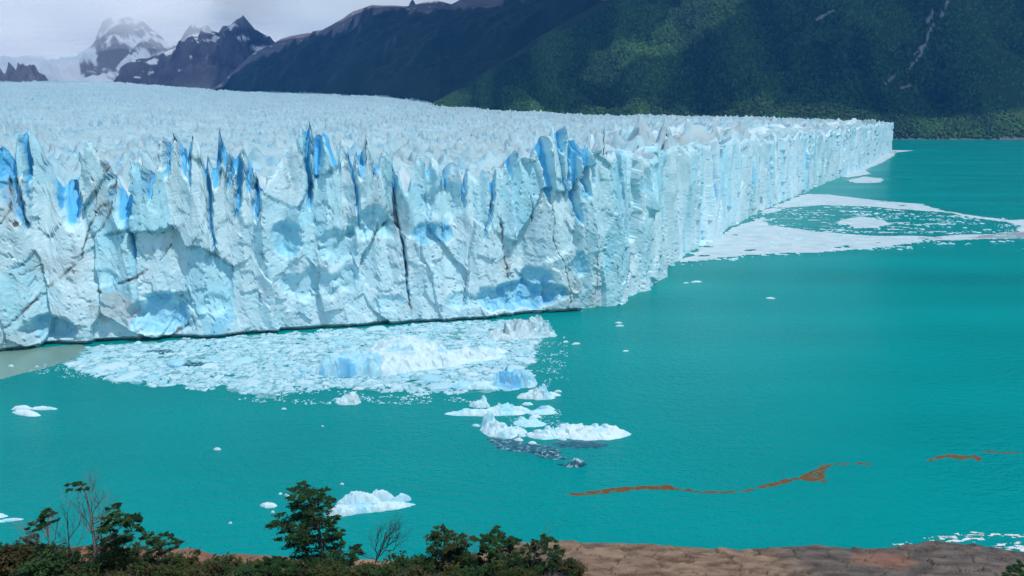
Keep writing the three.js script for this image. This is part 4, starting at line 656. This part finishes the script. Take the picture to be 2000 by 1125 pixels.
{
  const strip = (x0, x1, nx, d0, d1, nd, name, data, fine) => {
    const pos = [], col = [], uv = [], idx = [];
    for (let i = 0; i <= nx; i++) for (let j = 0; j <= nd; j++) {
      const x = mix(x0, x1, i / nx), d = mix(d0, d1, j / nd), z = shoreZ(x) + d; let y = bank(x, z), c;
      if (fine) {
        const wx = x + 2.4 * fbm(x / 2.6, z / 2.6, 3, 4), wz = z + 1.8 * fbm(x / 2.6, z / 2.6, 13, 4), k1 = worley(wx / 5.2, wz / 2.3, 7), e1 = k1.f2 - k1.f1, t1 = hash(k1.i, k1.j, 3);
        const e2 = 1.6 * Math.abs(n3(wx / 1.9, wz / 1.0, 17)) + 0.25 * Math.abs(n3(x / 0.4, z / 0.4, 5));
        y += 0.4 * (t1 - 0.5) - 0.4 * smooth(0.07, 0.0, e1) - 0.12 * smooth(0.14, 0, e2) - k1.dx * (hash(k1.i, k1.j, 4) - 0.5) * 0.7 + 0.07 * fbm(x / 0.5, z / 0.5, 8, 3);
        const lay = clamp(0.5 + 1.5 * fbm(x / 3.5, z / 1.2, 23, 4)), right = smooth(34, 46, x + 4 * n3(x / 6, z / 4, 3)), left = smooth(-20, -30, x);
        c = lerp3([0.11, 0.062, 0.036], [0.31, 0.20, 0.13], clamp(lay + 0.8 * (t1 - 0.5))); c = lerp3(c, [0.25, 0.115, 0.065], 0.7 * left); c = lerp3(c, lerp3([0.045, 0.042, 0.04], [0.14, 0.115, 0.10], lay), right * 0.85);
        const grey = smooth(0.1, 0.35, fbm(x / 2.2, z / 1.4, 29, 4)); c = lerp3(c, [0.20, 0.165, 0.13], grey * 0.4);
        const rust = smooth(0.3, 0.1, Math.hypot((x - 54) / 6, (z + 100.5) / 3.2) - 0.55 - 0.4 * fbm(x / 1.5, z / 1.5, 39, 3)); c = lerp3(c, [0.33, 0.13, 0.075], rust * 0.5);
        const moss = smooth(0.2, 0.34, fbm(x / 3, z / 1.6, 49, 4)); c = lerp3(c, [0.055, 0.05, 0.018], moss * 0.55 * smooth(3, 6, d + 2 * n3(x / 5, 2, 2)));
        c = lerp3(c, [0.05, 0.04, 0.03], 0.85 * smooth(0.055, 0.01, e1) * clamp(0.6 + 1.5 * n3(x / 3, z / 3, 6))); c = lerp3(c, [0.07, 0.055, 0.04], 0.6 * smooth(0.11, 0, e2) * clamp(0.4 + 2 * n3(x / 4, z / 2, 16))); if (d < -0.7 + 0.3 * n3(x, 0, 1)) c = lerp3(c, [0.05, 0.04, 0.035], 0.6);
      } else c = lerp3([0.055, 0.042, 0.022], [0.12, 0.085, 0.05], clamp(0.5 + 1.5 * fbm(x / 4, z / 4, 23, 4)));
      pos.push(x, y, z); col.push(...c); uv.push(x / 3, z / 3);
      if (i && j) { const a = i * (nd + 1) + j, b = a - nd - 1; idx.push(b - 1, a - 1, b, a - 1, a, b); }
    }
    for (let i = 0; i < idx.length; i += 3) { const t = idx[i + 1]; idx[i + 1] = idx[i + 2]; idx[i + 2] = t; }
    top(new THREE.Mesh(geom(pos, idx, col, uv), rockMat), name, data);
  };
  strip(-105, 125, 1150, -1.9, 13, 95, 'shore_rock', { kind: 'structure' }, true);
  strip(-150, 150, 200, 12.6, 125, 90, 'bank', { kind: 'structure' }, false);
}
// surf on the rock at the right
sheet('foam', { label: 'white surf breaking over the dark rock at the lower right', category: 'foam', kind: 'stuff' }, [world2([[1825, 1055], [1850, 1047], [1885, 1046], [1930, 1050], [1925, 1055], [1880, 1062], [1850, 1060]]), world2([[1930, 1070], [1965, 1060], [2040, 1062], [2060, 1078], [1970, 1080]]), world2([[1800, 1052], [1900, 1040], [2020, 1046], [2030, 1050], [1900, 1047]]), world2([[1745, 1063], [1790, 1058], [1795, 1061], [1750, 1066]])], { step: 0.07, ragged: 0.8, scale: 1.1, lift: 0.03, thick: 0.06, color: () => [0.66, 0.70, 0.71], mat: std({ vertexColors: true, roughness: 0.9, side: THREE.DoubleSide }), holes: -0.02, seed: 45 });
console.log('shore', Math.round(performance.now()));

// ------------------------------------------------------------------ trees and shrubs on the bank
class Wood {                                                        // gathers tapered limbs, then leaves
  constructor(seed) { this.r = rng(seed); this.p = []; this.c = []; this.i = []; this.lp = []; this.lc = []; this.li = []; }
  limb(pts, r0, r1, tone, sides = 5) {
    const n = pts.length, base = this.p.length / 3, up = new THREE.Vector3(0.3, 0.2, 1).normalize(), d = new THREE.Vector3(), u = new THREE.Vector3(), v = new THREE.Vector3();
    for (let k = 0; k < n; k++) {
      d.subVectors(pts[Math.min(k + 1, n - 1)], pts[Math.max(k - 1, 0)]).normalize(); u.crossVectors(d, up).normalize(); v.crossVectors(d, u);
      const r = mix(r0, r1, k / (n - 1));
      for (let q = 0; q < sides; q++) { const a = q / sides * 6.2832, c = Math.cos(a) * r, s = Math.sin(a) * r, g = 0.8 + 0.4 * this.r(); this.p.push(pts[k].x + u.x * c + v.x * s, pts[k].y + u.y * c + v.y * s, pts[k].z + u.z * c + v.z * s); this.c.push(tone[0] * g, tone[1] * g, tone[2] * g); }
      if (k) for (let q = 0; q < sides; q++) { const a = base + (k - 1) * sides + q, b = base + (k - 1) * sides + (q + 1) % sides; this.i.push(a, a + sides, b, b, a + sides, b + sides); }
    }
  }
  bend(a, b, sag, n = 5) { const out = [], w = a.distanceTo(b) * sag; for (let k = 0; k <= n; k++) { const t = k / n, p = a.clone().lerp(b, t), s = Math.sin(t * Math.PI); p.x += w * s * (this.r() - 0.5); p.y += w * s * (this.r() - 0.3); p.z += w * s * (this.r() - 0.5); out.push(p); } return out; }
  twigs(a, dir, len, rad, depth, tone, spread = 0.6) {               // a bare branching limb
    const r = this.r, b = a.clone().addScaledVector(dir, len), pts = this.bend(a, b, 0.22, 4); this.limb(pts, rad, rad * 0.45, tone, depth > 1 ? 5 : 3);
    if (depth <= 0) return;
    const n = depth > 1 ? 4 : 4;
    for (let k = 0; k < n; k++) { const t = 0.35 + 0.65 * (k + r() * 0.7) / n, o = pts[Math.min(4, Math.floor(t * 4))].clone(), d = dir.clone().add(new THREE.Vector3((r() - 0.5) * 2 * spread, (r() - 0.35) * 1.4 * spread, (r() - 0.5) * 2 * spread)).normalize(); this.twigs(o, d, len * (0.45 + 0.3 * r()), rad * 0.45, depth - 1, tone, spread); }
  }
  spray(c, R, n, tones, flat = 0.28, size = 0.11) {                  // a flattened cloud of leaves
    const r = this.r, tx = (r() - 0.5) * 0.5, tz = (r() - 0.5) * 0.5, pick = tones[(r() * tones.length) | 0];
    for (let k = 0; k < n; k++) {
      const a = r() * 6.2832, q = Math.pow(r(), 0.6) * R * (0.75 + 0.4 * Math.sin(a * 3 + c.x * 5)), x = Math.cos(a) * q, z = Math.sin(a) * q, y = (r() + r() - 1) * R * flat + tx * x + tz * z;
      const s = size * (0.6 + 0.8 * r()), ax = r() * 6.28, ti = (r() - 0.5) * 1.7, tj = (r() - 0.5) * 1.7, ca = Math.cos(ax) * s, sa = Math.sin(ax) * s, base = this.lp.length / 3, v = 0.6 + 0.8 * r(), t = r() < 0.8 ? pick : tones[(r() * tones.length) | 0];
      const X = c.x + x, Y = c.y + y, Z = c.z + z;
      this.lp.push(X - ca, Y - s * ti, Z - sa, X - sa * 0.55, Y - s * tj * 0.5, Z + ca * 0.55, X + ca, Y + s * ti, Z + sa, X + sa * 0.55, Y + s * tj * 0.5, Z - ca * 0.55);
      for (let m = 0; m < 4; m++) this.lc.push(t[0] * v, t[1] * v, t[2] * v); this.li.push(base, base + 1, base + 2, base, base + 2, base + 3);
    }
  }
  build(name, label, category, origin, group) {
    const o = new THREE.Group(); o.position.copy(origin);
    const shift = (a) => { for (let k = 0; k < a.length; k += 3) { a[k] -= origin.x; a[k + 1] -= origin.y; a[k + 2] -= origin.z; } return a; };
    part('trunk', geom(shift(this.p), this.i, this.c), barkMat, o);
    if (this.lp.length) part('crown', geom(shift(this.lp), this.li, this.lc), leafMat, o);
    return top(o, name, { label, category, ...(group ? { group } : {}) });
  }
}
const V = (a) => new THREE.Vector3(...a);
const GREEN = [[0.018, 0.066, 0.012], [0.030, 0.088, 0.016], [0.012, 0.046, 0.010]], OLIVE = [[0.048, 0.066, 0.008], [0.034, 0.058, 0.008], [0.062, 0.064, 0.012]], SAGE = [[0.024, 0.07, 0.02], [0.04, 0.085, 0.02]];
const BARK = [0.060, 0.052, 0.045], GREYWOOD = [0.21, 0.195, 0.18], DARKWOOD = [0.045, 0.038, 0.032];
const M_PX = (depth) => depth / FOCAL * 1.25;                       // metres per frame unit low in the view
// a tree: trunk through surveyed points, boughs reaching out to leaf sprays [px, py, radius]
function tree(name, label, o) {
  const { depth, trunk, sprays, seed, rad = 0.16, tone = BARK, tones = GREEN, leaves = 150, category = 'tree', flat = 0.2, size = 0.078, bare = [] } = o, w = new Wood(seed), k = M_PX(depth), r = w.r;
  const pts = trunk.map(([x, y]) => V(atDepth(x, y, depth))), foot = pts[0].clone(); foot.y = bank(foot.x, foot.z) - 0.3; if (pts[0].y > foot.y + 0.2) pts.unshift(foot);
  w.limb(pts, rad, rad * 0.22, tone, 7);
  const along = (y) => { let b = pts[0], e = 1e9; for (let i = 1; i < pts.length; i++) for (let t = 0; t <= 1; t += 0.1) { const p = pts[i - 1].clone().lerp(pts[i], t), d = Math.abs(p.y - y); if (d < e) { e = d; b = p; } } return b; };
  for (const [px, py, rr, gap = 0] of sprays) {
    const R = rr * k, far = depth + (r() - 0.5) * 2.6 * (1 + rr / 40), c = V(atDepth(px, py, far)), from = along(c.y - 0.35 * Math.hypot(c.x - along(c.y).x, c.z - along(c.y).z) - 0.15), lim = w.bend(from, c, 0.16, 5);
    w.limb(lim, rad * 0.26, rad * 0.06, tone, 4);
    const m = Math.max(3, Math.round(R * 9));
    for (let q = 0; q < m; q++) { const a = r() * 6.28, u = Math.sqrt(r()) * R, p = c.clone().add(new THREE.Vector3(Math.cos(a) * u, (r() - 0.5) * R * 0.5, Math.sin(a) * u)); w.limb([lim[3], p.clone().lerp(lim[3], 0.4).add(new THREE.Vector3(0, 0.05, 0)), p], rad * 0.07, 0.006, tone, 3); w.spray(p, R * (0.34 + 0.26 * r()), Math.round(leaves * (0.5 + 0.35 * r())), tones, flat, size); }
  }
  for (const [x0, y0, x1, y1, wd = 0.02, dep = 2, tn = GREYWOOD] of bare) { const a = V(atDepth(x0, y0, depth + 0.1)), b = V(atDepth(x1, y1, depth + (r() - 0.5))), d = b.clone().sub(a), len = d.length(); w.twigs(a, d.normalize(), len, wd, dep, tn, 0.55); }
  return w.build(name, label, category, foot);
}
tree('beech_tree', 'dark green layered beech tree in front of the two ended iceberg', {
  depth: 50, seed: 11, rad: 0.17, leaves: 175, trunk: [[640, 1160], [632, 1090], [622, 1030], [606, 985], [594, 945]],
  sprays: [[592, 946, 11], [584, 958, 18], [603, 962, 18], [628, 962, 16], [575, 972, 14], [600, 978, 24], [640, 978, 14], [585, 996, 22], [612, 1000, 26], [632, 998, 16], [560, 1012, 24], [535, 1020, 17], [590, 1020, 30], [622, 1024, 26], [648, 1014, 13], [575, 1036, 26], [556, 1046, 18], [610, 1048, 32], [640, 1046, 24], [660, 1040, 14], [585, 1066, 26], [625, 1074, 32], [655, 1070, 20], [690, 1078, 16], [700, 1070, 10], [605, 1092, 30], [645, 1098, 32], [675, 1096, 20], [580, 1104, 22], [620, 1116, 32], [655, 1122, 28]],
  bare: [[634, 1000, 646, 962, 0.02, 1, BARK], [630, 1020, 652, 985, 0.02, 1, BARK]],
});
tree('dead_tree', 'tall half dead tree with grey bare branches and one leafy tuft at its top', {
  depth: 47, seed: 21, rad: 0.15, tone: GREYWOOD, leaves: 150, trunk: [[196, 1160], [188, 1090], [182, 1040], [176, 1000], [168, 965], [160, 950]],
  sprays: [[150, 950, 14], [140, 947, 9], [160, 957, 9], [212, 1010, 15], [226, 993, 13], [238, 1010, 15], [218, 1030, 22], [246, 1024, 20], [262, 1008, 15], [275, 1016, 11], [268, 1034, 14], [225, 1052, 26], [250, 1050, 18], [200, 1064, 22], [232, 1078, 26], [196, 1092, 24], [215, 1106, 28]],
  bare: [[180, 1020, 195, 955, 0.035, 3], [178, 1000, 182, 945, 0.03, 3], [184, 1050, 135, 978, 0.03, 2], [186, 1060, 205, 990, 0.035, 3], [186, 1055, 165, 1000, 0.03, 3], [190, 1090, 220, 1030, 0.035, 3], [186, 1070, 200, 1010, 0.03, 3], [182, 1040, 160, 1010, 0.02, 2]],
});
tree('beech_tree', 'small leaning beech with one leafy head at the far left', { depth: 46, seed: 31, rad: 0.09, tone: GREYWOOD, leaves: 150, trunk: [[105, 1160], [98, 1080], [92, 1035], [95, 1000]], sprays: [[98, 998, 12], [88, 1008, 12], [74, 1018, 13], [66, 1028, 10], [92, 1022, 13], [100, 1006, 8], [82, 1030, 13]], bare: [[96, 1080, 55, 1038, 0.03, 3], [98, 1085, 115, 1015, 0.03, 3], [97, 1070, 80, 1030, 0.03, 3], [99, 1100, 125, 1050, 0.025, 3], [97, 1090, 60, 1055, 0.03, 3]] });
tree('dead_tree', 'slim bare dark sapling left of the tall half dead tree', { depth: 45, seed: 41, rad: 0.07, tone: DARKWOOD, trunk: [[138, 1160], [136, 1080], [133, 1040], [132, 1000]], sprays: [], bare: [[134, 1060, 155, 1018, 0.03, 2, DARKWOOD], [136, 1080, 115, 1040, 0.025, 2, DARKWOOD], [133, 1040, 128, 1000, 0.02, 2, DARKWOOD], [137, 1095, 162, 1050, 0.025, 3, GREYWOOD], [137, 1110, 110, 1075, 0.02, 3, GREYWOOD]] });
tree('dead_tree', 'bare black branching tree between the dark green beech and the right hand trees', { depth: 52, seed: 51, rad: 0.10, tone: DARKWOOD, trunk: [[727, 1165], [728, 1125], [733, 1100], [740, 1085]], sprays: [], bare: [[733, 1100, 740, 1042, 0.045, 3, DARKWOOD], [738, 1090, 768, 1045, 0.05, 3, DARKWOOD], [740, 1085, 782, 1040, 0.045, 3, DARKWOOD], [735, 1096, 706, 1085, 0.03, 2, DARKWOOD], [742, 1086, 786, 1062, 0.04, 3, DARKWOOD], [735, 1095, 752, 1040, 0.04, 3, DARKWOOD]] });
tree('beech_tree', 'bushy olive green tree right of the bare black tree', { depth: 50, seed: 61, rad: 0.12, tone: GREYWOOD, tones: [...GREEN, ...OLIVE], leaves: 170, trunk: [[890, 1165], [886, 1110], [876, 1070], [864, 1040]], sprays: [[862, 1036, 14], [848, 1044, 11], [874, 1044, 16], [858, 1054, 18], [890, 1054, 18], [912, 1056, 13], [870, 1066, 22], [842, 1074, 14], [900, 1070, 20], [860, 1084, 24], [888, 1088, 26], [915, 1086, 16], [870, 1104, 26], [900, 1108, 24], [846, 1098, 15]], bare: [[885, 1120, 915, 1062, 0.03, 3], [880, 1120, 860, 1080, 0.03, 3], [900, 1125, 930, 1080, 0.03, 3]] });
tree('beech_tree', 'dense dark tree, middle of the right hand trio', { depth: 49, seed: 71, rad: 0.13, leaves: 170, trunk: [[985, 1165], [980, 1110], [972, 1070], [966, 1040]], sprays: [[968, 1036, 12], [955, 1044, 13], [982, 1042, 12], [942, 1054, 13], [965, 1054, 19], [995, 1052, 16], [950, 1066, 16], [975, 1068, 22], [1003, 1066, 17], [960, 1082, 22], [990, 1084, 24], [1012, 1084, 14], [945, 1094, 18], [975, 1102, 26], [1004, 1106, 22]] });
tree('beech_tree', 'spreading tree with pale forked limbs, rightmost of the trio', { depth: 48, seed: 81, rad: 0.10, tone: GREYWOOD, tones: [...GREEN, OLIVE[1]], leaves: 160, trunk: [[1030, 1165], [1036, 1115], [1045, 1085], [1052, 1060]], sprays: [[1078, 1052, 10], [1062, 1054, 13], [1048, 1060, 13], [1036, 1066, 11], [1056, 1070, 14], [1040, 1082, 12], [1092, 1072, 11], [1086, 1082, 14], [1100, 1094, 14], [1072, 1090, 15], [1108, 1106, 13], [1086, 1108, 16], [1060, 1108, 15], [1118, 1118, 10], [1036, 1100, 14]], bare: [[1036, 1125, 1066, 1064, 0.035, 2], [1040, 1125, 1090, 1086, 0.03, 2], [1034, 1120, 1030, 1080, 0.03, 2]] });
tree('shrub', 'bluish green leafy shrub right of the half dead tree', { depth: 50, seed: 85, rad: 0.08, category: 'shrub', tones: SAGE, leaves: 150, trunk: [[312, 1165], [310, 1110], [312, 1080]], sprays: [[288, 1046, 12], [300, 1052, 15], [318, 1044, 10], [312, 1058, 17], [335, 1050, 11], [340, 1062, 13], [328, 1072, 17], [295, 1070, 18], [310, 1088, 22], [338, 1086, 14], [285, 1088, 16], [318, 1106, 24], [345, 1104, 13]], bare: [[300, 1120, 270, 1070, 0.02, 3]] });
tree('shrub', 'low dark shrub at the foot of the dark green beech', { depth: 46, seed: 87, rad: 0.07, category: 'shrub', tones: GREEN, leaves: 160, trunk: [[540, 1165], [540, 1120], [538, 1095]], sprays: [[524, 1090, 8], [535, 1098, 16], [555, 1098, 15], [520, 1106, 15], [545, 1112, 22], [570, 1112, 16], [515, 1120, 15], [540, 1126, 22]] });
tree('shrub', 'dark leafy shrub tip at the lower right corner', { depth: 44, seed: 89, rad: 0.06, category: 'shrub', tones: GREEN, leaves: 160, trunk: [[1995, 1170], [1990, 1125]], sprays: [[1966, 1106, 8], [1978, 1112, 10], [1992, 1100, 8], [1998, 1112, 12], [1972, 1122, 12], [1994, 1124, 14]] });
{ // low brush: a few kinds, copied along the bank
  const kinds = [];
  for (let k = 0; k < 6; k++) {
    const w = new Wood(300 + k), r = w.r, tones = [OLIVE, [...OLIVE, ...GREEN], [[0.07, 0.06, 0.018], [0.05, 0.052, 0.014]], GREEN, OLIVE, SAGE][k], dead = k === 4;
    for (let q = 0; q < (dead ? 9 : 12); q++) { const a = r() * 6.28, h = 0.9 + 0.9 * r(), u = 0.3 + 0.8 * r(), e = new THREE.Vector3(Math.cos(a) * u, h, Math.sin(a) * u); if (dead) w.twigs(new THREE.Vector3(0, -0.3, 0), e.clone().normalize(), 0.9 + 0.5 * r(), 0.025, 3, GREYWOOD, 0.6); else { w.limb(w.bend(new THREE.Vector3(0, -0.3, 0), e, 0.2, 4), 0.03, 0.008, k % 2 ? BARK : GREYWOOD, 4); for (let m = 0; m < 5; m++) w.spray(e.clone().add(new THREE.Vector3((r() - 0.5) * 0.8, (r() - 0.6) * 0.8, (r() - 0.5) * 0.8)), 0.25 + 0.22 * r(), 70, tones, 0.55, 0.07); } }
    kinds.push(w);
  }
  const protos = kinds.map((w) => { const o = new THREE.Group(); part('stems', geom(w.p, w.i, w.c), barkMat, o); if (w.lp.length) part('leaves', geom(w.lp, w.li, w.lc), leafMat, o); return o; });
  const words = ['olive brush', 'mixed green brush', 'brownish brush', 'dark green brush', 'leafless grey brush', 'bluish green brush'], r = rng(515);
  const zones = [[-70, 110, 1085, 1140, 30, 'crowding the bottom left corner', 'brush in the bottom left corner'], [110, 360, 1096, 1145, 34, 'round the foot of the half dead tree', 'brush round the half dead tree'], [350, 520, 1100, 1145, 24, 'on the bank between the half dead tree and the dark green beech', 'brush between the left trees'], [560, 720, 1110, 1145, 12, 'below the dark green beech', 'brush below the beech'], [700, 850, 1116, 1150, 16, 'round the foot of the bare black tree', 'brush round the bare black tree'], [840, 1110, 1108, 1148, 26, 'below the right hand trio of trees', 'brush below the trio']];
  for (const [x0, x1, y0, y1, n, where, group] of zones) for (let q = 0; q < n; q++) {
    const k = [0, 0, 1, 2, 2, 3, 4, 4, 5][(r() * 9) | 0], px = mix(x0, x1, (q + r()) / n), py = mix(y0, y1, r()), depth = 44 + 8 * r(), p = atDepth(px, py, depth), o = q === -1 ? null : protos[k].clone();
    const ground = bank(p[0], -depth), s = clamp((p[1] - ground) / 1.5, 0.7, 1.6); o.position.set(p[0], ground, -depth); o.rotation.y = r() * 6.28; o.scale.setScalar(s);
    top(o, 'shrub', { label: words[k] + ' ' + where, category: 'shrub', group: words[k] + ', ' + group });
  }
}
console.log('trees', Math.round(performance.now()));
//@@P2END
renderer.render(scene, camera);
